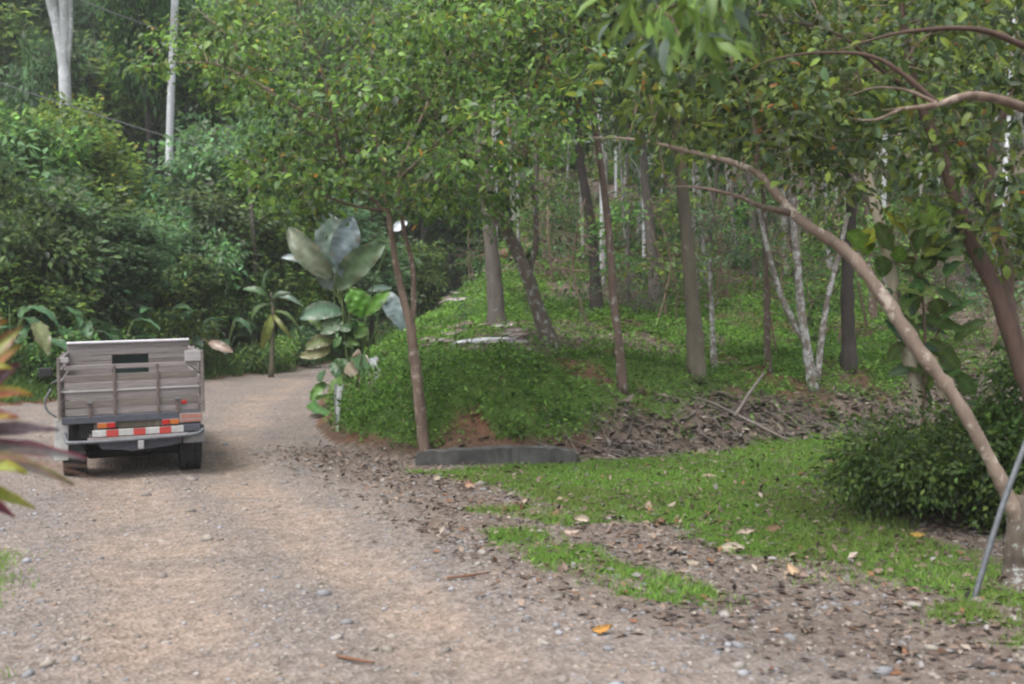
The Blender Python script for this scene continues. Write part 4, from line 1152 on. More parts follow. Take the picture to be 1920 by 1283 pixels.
# ------------------------------------------------------------------ concrete kerb at the foot of the bank
M_CONC = plain('stained_concrete', (0.078, 0.078, 0.074), (0.022, 0.022, 0.021), 3.2, 0.9, bmp=0.3)
def kerb_block():
    x0, x1 = (778 - U0) / F * 14.35, (1078 - U0) / F * 14.75
    base = Vector(((x0 + x1) / 2, 14.62, 0)); base.z = hz(base.x, base.y)
    k = root('concrete_kerb', tuple(base), 'low stained grey concrete wall at the foot of the green bank', 'wall')
    L = x1 - x0 + 0.02
    bm = bmesh.new()
    bmesh.ops.create_grid(bm, x_segments=30, y_segments=4, size=0.5)
    bmesh.ops.scale(bm, vec=(L, 0.20, 1), verts=bm.verts)
    top = list(bm.verts)
    ex = bmesh.ops.extrude_face_region(bm, geom=list(bm.faces))
    vs = [g for g in ex['geom'] if isinstance(g, bmesh.types.BMVert)]
    bmesh.ops.translate(bm, vec=(0, 0, -0.42), verts=vs)
    r = np.random.default_rng(5)
    for v in bm.verts:
        top_ = v.co.z > -0.1
        v.co.z += (0.205 + 0.022 * math.sin(v.co.x * 2.3 + 1) + r.normal(0, 0.010) - 0.06 * float(sm(.75, 1.05, np.array(abs(v.co.x) / (L / 2)))) * r.random()) if top_ else 0.20
        v.co.y += 0.03 * math.sin(v.co.x * 1.7) + r.normal(0, 0.010)
    bmesh.ops.recalc_face_normals(bm, faces=bm.faces)
    me = bpy.data.meshes.new('kerb_body'); bm.to_mesh(me); bm.free(); me.materials.append(M_CONC)
    o = link('kerb_body', me, k)
    k.rotation_euler = (0, 0, math.radians(2.0))
kerb_block()

# ------------------------------------------------------------------ trees of the plantation (middle distance)
def mid_crown(seed, R, ncl=150, per=26, spread=0.55, cols=None, wts=None, Lr=(.10, .2)):
    r = np.random.default_rng(seed)
    c, ax = crown_centers(ncl, R, r, 0.5, 10)
    cols = cols or [G_MID, G_DARK, G_LITE, G_OLV, G_YEL, G_GREY]; wts = wts or [5, 3, 3, 2, .3, 1]
    return leaf_mesh('crown', *spray(c, per, spread, Lr, (.4, .6), cols, wts, r, axis=ax))

CROWNS = [mid_crown(300 + k, (2.2, 2.2, 1.7)) for k in range(5)]

def mid_tree(label, pts, width, bark, crown=None, side=0, group=None, name='tree', lift=0.8, extra=(), tall=None):
    """pts: photograph pixels up the stem from its foot, width: foot width in pixels"""
    b0 = hit(*pts[0]); D = b0.y
    t = root(name, tuple(b0), label, 'tree', group)
    w = width / F * D / 2
    path = [b0 - Vector((0, 0, .1 if D < 25 else .6))] + [P(u, v, D + 0.15 * i * (0.5 - rng.random())) for i, (u, v) in enumerate(pts[1:])]
    n = len(path)
    if tall:
        last, prev = Vector(path[-1]), Vector(path[-2])
        dr = (last - prev).normalized()
        path.append(last + (dr + Vector((0, 0, .5))).normalized() * tall)
        n += 1
    rad = [w * (1.25 if i == 0 else 1.0) * (1 - 0.45 * i / (n - 1)) for i in range(n)]
    tube('trunk', path, rad, bark, t, 10, 5, 0.07)
    for ex, wd in extra:
        e = [P(u, v, D + 0.1) for u, v in ex]
        tube('limb', e, [wd / F * D / 2 * (1 - 0.5 * i / max(1, len(e) - 1)) for i in range(len(e))], bark, t, 8, 4, 0.07)
    if crown is not None:
        c = link('crown', CROWNS[crown % len(CROWNS)], t)
        tag(c, kind='stuff')
        top = Vector(path[-1])
        c.location = top + Vector((0, 0, lift)) - b0
        c.rotation_euler = (0, 0, rng.uniform(0, 6.28))
        s = rng.uniform(.8, 1.2)
        c.scale = (s, s, s * rng.uniform(.8, 1.1))
        V, T = [], []
        parts = []
        for k in range(7):
            a_ = rng.uniform(0, 6.28)
            q = np.array(top) + np.array((math.cos(a_), math.sin(a_), 0.4)) * rng.uniform(.8, 1.7) * s + np.array((0, 0, lift))
            st = np.array(path[-1]) * .75 + np.array(path[-2]) * .25
            parts.append(tube_arrays([st, (st + q) / 2 + np.array((0, 0, .25)), q], [rad[-1] * .6, rad[-1] * .4, .008], 6, 4))
        V, T, C = join_tris(parts)
        tag(link('boughs', tri_mesh('boughs', V - np.array(b0), T, bark, smooth=True), t), kind='stuff')
    return t

mid_tree('stout grey-brown trunk rising behind the pale debris heap', [(932, 614), (928, 540), (920, 450), (908, 330), (898, 220)], 33, M_GREYBARK, 0, tall=1.5)
mid_tree('mossy lichen-spotted tree leaning left with a thick mossy foot beside the debris heap', [(1040, 655), (1012, 590), (990, 520), (962, 455), (930, 400), (880, 320)], 30, M_LICHEN, 1, tall=0.8,
         extra=[([(990, 520), (1005, 450), (1000, 360), (985, 280)], 12)])
mid_tree('slim brown blotched trunk standing at the brow of the bank', [(1168, 732), (1160, 640), (1150, 560), (1141, 430), (1124, 290), (1112, 200)], 18, M_SLIMBARK, 2, tall=1.2)
mid_tree('straight olive-grey trunk right of the slim brown blotched trunk', [(1306, 708), (1302, 620), (1295, 540), (1284, 400), (1272, 270), (1266, 180)], 32, M_OLIVEBARK, 3, tall=1.0)
mid_tree('dark trunk half hidden by a tangle of dead twigs', [(1120, 587), (1115, 500), (1105, 400), (1088, 300), (1080, 180)], 24, M_DARKBARK, 4)
mid_tree('grey trunk standing behind the tangle of dead twigs', [(1232, 572), (1226, 500), (1218, 420), (1208, 320), (1200, 200)], 25, M_GREYBARK, 0)
mid_tree('thin bare whitish stem right of the olive-grey trunk', [(1311, 542), (1306, 460), (1302, 370), (1296, 250)], 9, M_PALELICHEN)
mid_tree('short thin lichen-covered stem with a snapped top', [(1340, 692), (1336, 620), (1333, 550), (1331, 484)], 11, M_PALELICHEN, extra=[([(1322, 572), (1336, 575), (1350, 566)], 6)])
mid_tree('thin brown trunk with pale lichen rings left of the white twin stems', [(1441, 697), (1438, 620), (1437, 540), (1434, 430), (1428, 300), (1420, 180)], 13, M_SLIMBARK, 1)
mid_tree('twin white lichen stems joined at the foot above the dry bank', [(1526, 730), (1514, 660), (1503, 590), (1494, 480), (1482, 360), (1464, 220)], 19, M_PALELICHEN, 2,
         extra=[([(1510, 640), (1475, 580), (1450, 510), (1428, 420), (1408, 340)], 14), ([(1532, 722), (1540, 640), (1552, 560), (1572, 480), (1590, 400)], 14)])
mid_tree('dark mossy trunk right of the white twin stems', [(1592, 698), (1590, 620), (1589, 520), (1596, 400), (1602, 280), (1606, 160)], 28, M_DARKBARK, 3)
mid_tree('pale whitish trunk far behind the white twin stems', [(1478, 520), (1472, 430), (1466, 330), (1460, 200)], 15, M_PALELICHEN, 4)
mid_tree('small pale stem on the slope behind the grey trunk', [(1201, 462), (1204, 400), (1207, 330)], 8, M_PALELICHEN, 0)
mid_tree('thin pale stem behind the broad-leaved plant', [(844, 512), (842, 440), (838, 360), (836, 240)], 9, M_PALELICHEN, 1)
mid_tree('grey trunk directly behind the broad-leaved plant', [(706, 560), (700, 480), (690, 380), (680, 280)], 24, M_GREYBARK, 2)
mid_tree('grey-brown trunk between the white twin stems and the thin brown trunk', [(1420, 520), (1412, 430), (1404, 330), (1400, 200)], 18, M_GREYBARK, 3)
mid_tree('thin lichen-white trunk seen over the leaning limb', [(1560, 530), (1552, 440), (1545, 330), (1540, 200)], 12, M_PALELICHEN, 4)
mid_tree('slender brown trunk left of the sapling with glossy leaves', [(1640, 600), (1632, 500), (1622, 380), (1612, 240)], 15, M_SLIMBARK, 0)
mid_tree('dark trunk on the littered slope behind the pinkish limb', [(1850, 560), (1838, 440), (1830, 320), (1826, 200)], 22, M_DARKBARK, 1)

# bare dead-twig tangle by the dark trunk
tg0 = hit(1185, 580)
tt = root('twig_tangle', tuple(tg0), 'tangle of dry grey twigs and creepers heaped round the dark trunk', 'brushwood')
parts = []
rt = np.random.default_rng(77)
for k in range(320):
    a_ = rt.uniform(0, 6.28); q = np.array(tg0) + np.array((rt.normal(0, .45), rt.normal(0, .5), rt.uniform(0, 1.7) * rt.random()))
    dd = np.array((rt.normal(0, 1), rt.normal(0, 1), rt.normal(-.2, .7))) * rt.uniform(.2, .55)
    parts.append(tube_arrays([q, q + dd * .5 + rt.normal(0, .05, 3), q + dd], [.009, .007, .003], 4, 2))
V, T, C = join_tris(parts)
tag(link('twigs', tri_mesh('twigs', V - np.array(tg0), T, M_DEADWOOD, smooth=True), tt), kind='stuff')

# ------------------------------------------------------------------ forest beyond
FAR = []
tonesets = [([G_MID, G_DARK, G_LITE, G_OLV], [4, 4, 2, 2]), ([G_BLUE, G_DARK, (0.06, 0.12, 0.06)], [4, 4, 2]), ([G_LITE, G_MID, G_YEL], [5, 4, .5]), ([G_GREY, G_BLUE, G_MID], [3, 3, 3]), ([G_DARK, (0.028, 0.05, 0.02), G_MID], [4, 3, 4])]
for k in range(10):
    r = np.random.default_rng(400 + k)
    R = (2.6, 2.6, 2.2) if k < 5 else (2.0, 2.0, 3.2)
    c, ax = crown_centers(230, R, r, 0.42, 16 if k < 5 else 20)
    cols, wts = tonesets[k % 5]
    FAR.append(leaf_mesh('crown', *spray(c, 24, 0.46, (.17, .34), (.42, .62), np.array(cols) * 1.5, wts, r, axis=ax, tone=0.6), mat=M_FARLEAF))
FT = {}
for nm, m_ in (('g', M_GREYBARK), ('d', M_DARKBARK), ('l', M_PALELICHEN), ('w', M_WHITEBARK)):
    FT[nm] = []
    for q in range(4):
        r = np.random.default_rng(440 + q + ord(nm))
        stem = [(0, 0, -.4), (r.normal(0, .12), r.normal(0, .12), 2.5), (r.normal(0, .22), r.normal(0, .22), 5), (r.normal(0, .3), r.normal(0, .3), 7.2), (r.normal(0, .35), r.normal(0, .35), 9)]
        ps_ = [tube_arrays(stem, [.2, .165, .14, .11, .07], 8, 4, 0.06, r)]
        for k in range(9):
            z = r.uniform(2.2, 8.5); a_ = r.uniform(0, 6.28); ln = r.uniform(.5, 2.0)
            p0 = np.array(stem[min(4, int(z / 9 * 4 + .5))]) * np.array((1, 1, 0)) + np.array((0, 0, z))
            d_ = np.array((math.cos(a_), math.sin(a_), r.uniform(-.1, .8))) * ln
            ps_.append(tube_arrays([p0, p0 + d_ * .5 + r.normal(0, .12, 3), p0 + d_], [.035, .022, .008], 5, 3))
            for j in range(2):
                e0 = p0 + d_ * r.uniform(.4, .9); e1 = e0 + r.normal(0, .45, 3) * ln * .6
                ps_.append(tube_arrays([e0, (e0 + e1) / 2 + r.normal(0, .05, 3), e1], [.014, .010, .005], 4, 2))
        tv, tt_, tc_ = join_tris(ps_)
        FT[nm].append(tri_mesh('trunk', tv, tt_, m_, smooth=True))

def forest_tree(x, y, height, cw, crown, bark, label, group, name='forest_tree', ch=None, tr=1.0):
    z = hz(x, y)
    t = root(name, (x, y, z), label, 'tree', group)
    k = link('trunk', FT[bark][int(rng.integers(0, 4))], t)
    ck = cw / 2.6 if crown < 5 else cw / 2.0
    hh = ch or cw * 0.85
    s = max(1.5, height - hh * 0.5)
    k.scale = (tr, tr, s / 9.0); k.rotation_euler = (rng.normal(0, .045), rng.normal(0, .045), rng.uniform(0, 6.28))
    c = tag(link('crown', FAR[crown], t), kind='stuff')
    c.location = (0, 0, height - hh)
    c.scale = (ck, ck, hh / (2.2 if crown < 5 else 3.2))
    c.rotation_euler = (0, 0, rng.uniform(0, 6.28))
    return t

# wall of leafy trees across the road, set one by one: u of stem, row of the top, distance, half width (m), crown mesh, half height (m)
WALL = [(-60, 180, 30, 2.6, 6, 3.6), (40, 165, 33, 2.6, 0, 2.6), (110, 300, 30, 2.2, 8, 2.9), (130, 180, 37, 2.4, 2, 2.0), (20, 330, 28, 2.0, 4, 2.2), (180, 260, 36, 2.3, 7, 2.8),
        (245, 290, 37, 2.2, 1, 2.3), (215, 420, 31, 1.7, 6, 1.9), (300, 300, 39, 2.3, 9, 2.6), (255, 390, 30.5, 1.5, 6, 1.3), (350, 360, 35, 2.0, 3, 2.0), (420, 185, 39, 2.6, 3, 2.2), (400, 320, 37, 2.2, 8, 2.4),
        (480, 215, 41, 2.6, 1, 2.3), (480, 360, 38, 2.1, 5, 2.2), (545, 290, 41, 2.4, 0, 2.2), (560, 420, 40, 2.0, 7, 2.0), (620, 330, 44, 2.5, 6, 2.4), (640, 450, 42, 1.9, 1, 1.7), (330, 470, 34, 1.7, 5, 1.6), (120, 440, 29, 1.7, 9, 1.7),
        (50, 480, 27, 1.5, 5, 1.4), (430, 470, 36.5, 1.8, 0, 1.5), (520, 510, 39, 1.6, 2, 1.3), (590, 520, 41, 1.6, 8, 1.4), (-120, 350, 27, 2.2, 1, 2.6), (700, 420, 46, 2.2, 8, 2.2), (760, 440, 48, 2.2, 0, 2.0)]
wl_ = ('mid green', 'bluish green', 'bright green', 'greyish green', 'very dark')
where_ = ['cut by the left edge under the grey cable', 'below the forked white trunk', 'between the truck and the forked white trunk', 'right beside the forked white trunk', 'above the cordyline at the left edge', 'left of the slender white trunk, high in the wall',
          'directly left of the slender white trunk', 'above the middle of the truck', 'at the foot of the slender white trunk', 'low and pale above the truck headboard', 'right of the foot of the slender white trunk', 'tall and bright right of the slender white trunk',
          'below the tall bright shrub right of the white trunk', 'behind the left branches of the slender reddish tree', 'between the thin grey trunk and the white trunk', 'behind the big pale leaves, high', 'behind the big pale leaves, low',
          'right behind the slender reddish tree', 'low behind the slender reddish tree', 'low above the right corner of the truck', 'low above the left side of the truck', 'low above the cordyline', 'low and left of the banana plant', 'small and right of the banana plant',
          'between the banana plant and the broad-leaved plant', 'outside the left edge', 'behind the fork of the slender reddish tree', 'beyond the pale brushwood heap']
for wi, (u, v, D, cw, cr, ch) in enumerate(WALL):
    x = (u - U0) / F * D
    top = CH - (v - VH) / F * D
    forest_tree(x, D, top - hz(x, D), cw, cr, 'd' if cr % 2 else 'g', wl_[cr % 5] + ' leafy tree ' + where_[wi], 'leafy trees lining the far side of the road', 'leafy_tree', ch, 0.7)

# white trunks on the left
def tall_trunk(label, pts, width, D, bark, limbs=(), crown=None):
    x, y = (pts[0][0] - U0) / F * D, D
    b0 = Vector((x, y, hz(x, y)))
    t = root('tall_tree', tuple(b0), label, 'tree')
    w = width / F * D / 2
    path = [b0 - Vector((0, 0, .2))] + [P(u, v, D) for u, v in pts]
    n = len(path)
    tube('trunk', path, [w * (1.3 if i == 0 else 1) * (1 - .2 * i / n) for i in range(n)], bark, t, 12, 4, 0.03)
    for ps_, wd in limbs:
        tube('limb', [P(u, v, D) for u, v in ps_], [wd / F * D / 2] * len(ps_), bark, t, 9, 4, 0.03)
    if crown is not None:
        c = tag(link('crown', FAR[crown], t), kind='stuff')
        c.location = Vector(path[-1]) - b0 + Vector((0, 0, 3)); c.scale = (2.2, 2.2, 1.6)
tall_trunk('thick white trunk forking into three at the top left corner', [(126, 420), (124, 250), (121, 140), (112, 70), (92, -20), (80, -120)], 24, 50, M_WHITEBARK,
           [([(120, 120), (122, 50), (120, -30), (118, -130)], 20), ([(126, 130), (132, 60), (132, -30), (134, -130)], 9)], 0)
tall_trunk('straight slender white trunk left of the bright green shrub', [(314, 520), (316, 400), (318, 270), (322, 140), (328, 0), (331, -150)], 16, 44, M_WHITEBARK, (), 1)
tall_trunk('thin grey trunk left of the banana plant', [(478, 520), (475, 440), (470, 380), (466, 300)], 9, 36.5, M_GREYBARK)

# forested slope: trees scattered over the hill behind
cand, keep = rng.uniform((-52, 46), (44, 100), (5200, 2)), []
for x, y in cand:
    u = U0 + F * x / y
    if u < -200 or u > 2120: continue
    left = x < -5
    if not left and (y < 60 or foot_s(np.array([x]), np.array([y]))[0] < 1): continue
    if left and y < 56: continue
    if left and edge_s(np.array([x]), np.array([y]))[0] < 9 and y < 57: continue
    if all((x - a_) ** 2 + (y - b_) ** 2 > (2.3 + 0.022 * y) ** 2 for a_, b_ in keep): keep.append((x, y))
keep.sort(key=lambda q: q[1])
keep = keep[:285]
tone_ = ('mid green', 'bluish', 'light green', 'grey-green', 'dark')
for x, y in keep:
    cr = int(rng.integers(0, 10))
    right = x > -5
    hgt = rng.uniform(10, 15) if right else rng.uniform(11, 19)
    side = 'above the road bend' if x < -12 else ('behind the broad-leaved plant' if x < 3 else ('behind the bare stems' if x < 14 else 'behind the leaning limb'))
    band = 'low' if y < 62 else ('half way up' if y < 78 else 'high')
    forest_tree(x, y, hgt, rng.uniform(2.8, 4.4), cr, random.choice('ggddl' if right else 'ggddlw'), '{} forest tree, {} on the slope {}'.format(tone_[cr % 5], band, side),
                'trees of the forested slope behind', 'forest_tree', rng.uniform(3.0, 4.6) if right else rng.uniform(3.5, 6.0), rng.uniform(.7, 1.2))
# bare-stemmed plantation trees on the right slope
n_, cand = 0, rng.uniform((-1, 29), (36, 52), (1500, 2))
keep2 = []
bk_ = {'g': 'grey', 'd': 'dark', 'l': 'lichen-spotted', 'w': 'whitish'}
for x, y in cand:
    u = U0 + F * x / y
    if u < 820 or u > 2100 or n_ >= 92: continue
    if all((x - a_) ** 2 + (y - b_) ** 2 > (1.2 + 3.0 * vnoise(x * .3, y * .3, 5)) ** 2 for a_, b_ in keep2):
        keep2.append((x, y)); n_ += 1
        cr = int(rng.integers(0, 5)); hgt = rng.uniform(8.5, 13); bk = random.choice('glldllgw')
        place = 'left of the straight olive-grey trunk' if u < 1290 else ('between olive-grey trunk and white twin stems' if u < 1510 else ('between white twin stems and leaning limb' if u < 1700 else 'right of the leaning limb'))
        forest_tree(x, y, hgt, rng.uniform(1.1, 1.7), cr, bk, 'thin {} stem, {} crown, {} {}'.format(bk_[bk], ('green', 'bluish', 'light green', 'grey-green', 'dark')[cr], 'lower' if y < 38 else 'higher', place),
                    'thin trees of the right slope', 'thin_tree', None, rng.uniform(.2, .58))

# ------------------------------------------------------------------ verge plants with large dark leaves, and the banana
VL = {}
def verge_plant(u, v, D, seed, label, n=9, size=0.8, col=(0.035, 0.08, 0.035), tilt=0.5, group='big-leaved plants along the far verge'):
    r = np.random.default_rng(seed)
    x = (u - U0) / F * D
    b0 = Vector((x, D, hz(x, D)))
    t = root('big_leaved_plant', tuple(b0), label, 'plant', group)
    zt = CH - (v - VH) / F * D - b0.z
    for k in range(n):
        a_ = 2 * math.pi * k / n + r.normal(0, .35)
        hgt = zt * r.uniform(.55, 1.05)
        base = np.array(b0) + np.array((math.cos(a_) * .35, math.sin(a_) * .35, hgt))
        tip = base + np.array((math.cos(a_), math.sin(a_), -tilt + r.normal(0, .25))) * size * r.uniform(.7, 1.1)
        nr = np.array((math.cos(a_) * .5, math.sin(a_) * .5, 1.0)) + r.normal(0, .2, 3)
        c_ = np.array(col) * r.uniform(.7, 1.9)
        if r.random() < .08: c_ = np.array((0.11, 0.12, 0.05))
        big_leaf(t, base, tip, size * r.uniform(.36, .5), nr, tuple(c_), None, seed=seed * 10 + k, bend=0.16, shape='paddle')
        tube('leaf_stalk', [np.array(b0) + np.array((0, 0, -.03)), np.array(b0) * .5 + base * .5 + np.array((0, 0, hgt * .15)), base], [.022, .016, .010], M_STEM, t, 5, 3, 0)
    return t
VP = [(20, 575, 25.5, 'left of the truck at the photo edge'), (85, 560, 26.5, 'directly left of the truck headboard'), (60, 610, 24.8, 'hanging over the grass left of the truck'), (150, 585, 27, 'behind the left half of the truck'),
      (225, 590, 28.5, 'behind the middle of the truck'), (300, 585, 30, 'behind the right half of the truck'), (360, 590, 31.2, 'right of the truck headboard'), (420, 600, 32.5, 'over the verge between truck and banana plant'), (330, 625, 30.3, 'low behind the right corner of the truck')]
for i, (u, v, D, w) in enumerate(VP):
    verge_plant(u, v, D, 500 + i, 'big dark-leaved plant on the far verge, ' + w, 9 if i != 2 else 7, 0.85 if i < 4 else 0.75)
dl = root('dead_leaf', tuple(P(425, 652, 30.5)), 'large pale dead leaf hanging in the verge right of the truck', 'leaf')
dl.matrix_world = Matrix.Translation(P(425, 652, 30.5))
me = big_leaf_mesh('dead_blade', P(392, 642, 30.3), P(437, 660, 30.1), 0.30, (0, -1, .6), (0.22, 0.165, 0.13), (0.17, 0.12, 0.095), np.array(P(425, 652, 30.5)), seed=5)
link('dead_blade', me, dl)
me = py_mesh('stalk', [], [])
V_, T_, C_ = tube_arrays([np.array(P(392, 642, 30.3)) - np.array(P(425, 652, 30.5)), np.array(P(375, 640, 30.6)) - np.array(P(425, 652, 30.5)), np.array(P(372, 720, 30.8)) - np.array(P(425, 652, 30.5))], [.01, .01, .012], 6, 4)
link('stalk', tri_mesh('stalk', V_, T_, M_TWIG, smooth=True), dl)
# banana
bn = Vector(((508 - U0) / F * 32, 32, 0)); bn.z = hz(bn.x, bn.y)
ba = root('banana_plant', tuple(bn), 'young banana plant with drooping leaves beside the road bend', 'plant')
tube('stem', [bn - Vector((0, 0, .05)), P(511, 640, 32), P(512, 590, 32), P(508, 548, 32)], [.085, .07, .055, .03], plain('banana_stem', (0.11, 0.10, 0.06), (0.06, 0.055, 0.035), 6, 0.6), ba, 10, 4)
for i, (u1, v1, u2, v2, w, c_) in enumerate([(512, 560, 500, 505, 15, (0.07, 0.12, 0.065)), (510, 560, 568, 572, 14, (0.11, 0.17, 0.12)), (508, 565, 545, 548, 12, (0.06, 0.11, 0.05)), (508, 590, 492, 655, 24, (0.15, 0.19, 0.035)), (513, 590, 548, 632, 12, (0.13, 0.15, 0.03)),
                                             (505, 560, 455, 540, 20, (0.07, 0.13, 0.05)), (512, 585, 560, 610, 12, (0.07, 0.12, 0.03)), (506, 570, 470, 600, 18, (0.08, 0.14, 0.05))]):
    p1, p2 = P(u1, v1, 32), P(u2, v2, 31.8)
    big_leaf(ba, p1, p2, w / F * 32 * .8, unit(TOCAM(p1)) + np.array((rng.normal(0, .5), 0, .9)), tuple(np.array(c_) * .8), None, seed=600 + i, bend=.22)

# shrubs low on the verge and under the wall
UNDER = [leaf_mesh('foliage', *spray(*(lambda c: (c[0], 24, 0.28, (.09, .17), (.42, .6), np.array(tonesets[k][0]) * 1.4, tonesets[k][1], np.random.default_rng(700 + k)))(crown_centers(110, (1.1, 1.1, .9), np.random.default_rng(710 + k), .5, 9)))) for k in range(5)]
for k in range(74):
    q = rng.random()
    e0 = EDGE[2:7]
    i = min(3, int(q * 4)); t_ = q * 4 - i
    ex, ey = e0[i] * (1 - t_) + e0[i + 1] * t_
    x, y = ex + rng.normal(-1.2, 1.5), ey + rng.uniform(1.6, 6.5)
    if edge_s(np.array([x]), np.array([y]))[0] < 1.3: continue
    kk = int(rng.integers(0, 5))
    t = root('shrub', (x, y, hz(x, y)), 'low {} shrub {} the road {}'.format(('mid green', 'bluish', 'light green', 'greyish', 'dark')[kk], 'beside' if edge_s(np.array([x]), np.array([y]))[0] < 3.2 else 'set back from', 'left of the truck' if U0 + F * x / y < 110 else ('behind the truck' if U0 + F * x / y < 385 else ('between truck and banana plant' if U0 + F * x / y < 510 else 'at the bend'))), 'shrub', 'low shrubs across the road')
    f = tag(link('foliage', UNDER[kk], t), kind='stuff')
    s = rng.uniform(.7, 1.25)
    f.location = (0, 0, .55 * s); f.scale = (s, s, s); f.rotation_euler = (0, 0, rng.uniform(0, 6.28))
for k, (u, D) in enumerate(((490, 33.6), (530, 35.0), (556, 36.4))):
    x = (u - U0) / F * D
    t = root('shrub', (x, D, hz(x, D)), 'low leafy shrub ' + ('just behind the stem of the banana plant', 'behind the banana plant, a little to its right', 'standing off to the right of the banana plant')[k], 'shrub', 'low shrubs across the road')
    f = tag(link('foliage', UNDER[(0, 2, 1)[k]], t), kind='stuff')
    f.location = (0, 0, .55); f.scale = (.85, .85, .9); f.rotation_euler = (0, 0, 1.7 * k)
for k in range(95):
    x, y = rng.uniform(-2, 34), rng.uniform(33, 70)
    kk = int(rng.integers(0, 5))
    t = root('shrub', (x, y, hz(x, y)), '{} shrub {} on the right slope, {}'.format(('mid green', 'bluish', 'light green', 'greyish', 'dark')[kk], 'low' if y < 42 else ('half way up' if y < 55 else 'high'), 'left of the olive-grey trunk' if U0 + F * x / y < 1290 else ('left of the white twin stems' if U0 + F * x / y < 1510 else 'near the leaning limb')), 'shrub', 'low shrubs on the right slope')
    f = tag(link('foliage', UNDER[kk], t), kind='stuff')
    s = rng.uniform(.5, 1.1) * (0.6 + (y - 30) / 35)
    f.location = (0, 0, .45 * s); f.scale = (s, s, s * .8); f.rotation_euler = (0, 0, rng.uniform(0, 6.28))

SAPL = []
for k in range(5):
    r = np.random.default_rng(850 + k)
    h = 1.0
    ps_ = [tube_arrays([(0, 0, -.1), (r.normal(0, .06), r.normal(0, .06), .5), (r.normal(0, .12), r.normal(0, .12), 1.0)], [.012, .009, .004], 5, 4)]
    cc_ = []
    for j in range(9):
        z = r.uniform(.3, 1.0); a_ = r.uniform(0, 6.28); ln = r.uniform(.12, .42)
        p0 = np.array((0, 0, z)); p1 = p0 + np.array((math.cos(a_), math.sin(a_), r.uniform(-.2, .5))) * ln
        ps_.append(tube_arrays([p0, (p0 + p1) / 2 + r.normal(0, .02, 3), p1], [.006, .004, .002], 4, 2))
        cc_ += [p1, (p0 + p1) / 2]
    V, T, C = join_tris(ps_)
    cols, wts = tonesets[k]
    lf = leaf_mesh('foliage', *spray(np.array(cc_), 14 if k < 4 else 5, .10, (.035, .075), (.42, .6), np.array(cols) * 1.4, wts, r, flatz=.5), mat=M_FARLEAF)
    SAPL.append((tri_mesh('stem', V, T, M_TWIG, smooth=True), lf))
for k in range(72):
    for _ in range(60):
        x, y = rng.uniform(-3, 20), rng.uniform(19, 44)
        u = U0 + F * x / y
        if 800 < u < 1950 and foot_s(np.array([x]), np.array([y]))[0] > 3: break
    kk = k % 5
    place = 'left of the olive-grey trunk' if u < 1290 else ('left of the white twin stems' if u < 1510 else 'near the leaning limb')
    t = root('sapling', (x, y, hz(x, y)), '{} spindly sapling, {} {}'.format(('mid green', 'bluish', 'light green', 'greyish', 'nearly bare')[kk], 'near the bank' if y < 27 else ('mid slope' if y < 35 else 'high on the slope'), place), 'sapling', 'spindly saplings among the trunks')
    sc_ = rng.uniform(0.9, 3.2)
    for nm, me in zip(('stem', 'foliage'), SAPL[kk]):
        o = link(nm, me, t); o.scale = (sc_, sc_, sc_); o.rotation_euler = (0, 0, rng.uniform(0, 6.28) if nm == 'stem' else 0)
        if nm == 'foliage': o.rotation_euler = t.children[0].rotation_euler; tag(o, kind='stuff')

# ------------------------------------------------------------------ overhead cables
M_CABLE = plain('grey_cable', (0.22, 0.22, 0.23), (0.15, 0.15, 0.16), 10, 0.6, bmp=0)
def cable(label, p0, p1, sag, r_):
    pts = [np.array(p0) * (1 - t) + np.array(p1) * t - np.array((0, 0, sag * 4 * t * (1 - t))) for t in np.linspace(0, 1, 9)]
    o = root('cable', tuple(p0), label, 'cable')
    tube('strand', pts, [r_] * 9, M_CABLE, o, 6, 2, 0)
cable('thick grey cable crossing the top left corner down to the white trunk', P(-250, -190, 34), P(326, 64, 43.6), 0.3, .028)
cable('thin grey cable slanting down across the leafy wall at left', P(-300, 50, 25), P(660, 352, 33), 0.2, .012)

# ------------------------------------------------------------------ grass, ground cover, litter, gravel (uncountable)
def scatter(n, x0, x1, y0, y1, dens, r):
    x, y = r.uniform(x0, x1, n), r.uniform(y0, y1, n)
    k = r.random(n) < dens(x, y)
    x, y = x[k], y[k]
    vis = np.abs(x) < 0.56 * y + 1.0
    x, y = x[vis], y[vis]
    return np.stack([x, y, H(x, y)], -1)

rg = np.random.default_rng(90)
gp_ = scatter(620000, -5.5, 7.5, 6, 18.5, lambda x, y: grass_mask(x, y) ** 1.6 * (.30 + .70 * sm(.28, .55, fbm(x * 3.2, y * 3.2, 141))), rg)
n = len(gp_)
Dr = rg.normal(0, .5, (n, 3)); Dr[:, 2] = 1.0
Nr = rg.normal(0, 1, (n, 3)); Nr[:, 2] = .2
patch = fbm(gp_[:, 0] * .9, gp_[:, 1] * .9, 95)[:, None]
yel = sm(.45, .7, fbm(gp_[:, 0] * .6 + 9, gp_[:, 1] * .6, 97))[:, None]
C = palette(n, [(0.135, 0.265, 0.042), (0.10, 0.205, 0.033), (0.19, 0.30, 0.06), (0.24, 0.22, 0.10)], [5, 3, 2.4, .4], rg) * (0.75 + .5 * patch)
C = C * (1 - .35 * yel) + np.array((0.15, 0.14, 0.05)) * .35 * yel
tag(link('grass', leaf_mesh('grass', gp_, Dr, Nr, rg.uniform(.025, .065, n) * (.6 + 1.1 * fbm(gp_[:, 0] * 2.1, gp_[:, 1] * 2.1, 143)), rg.uniform(.005, .010, n), C, TB, M_GRASS)), kind='stuff')

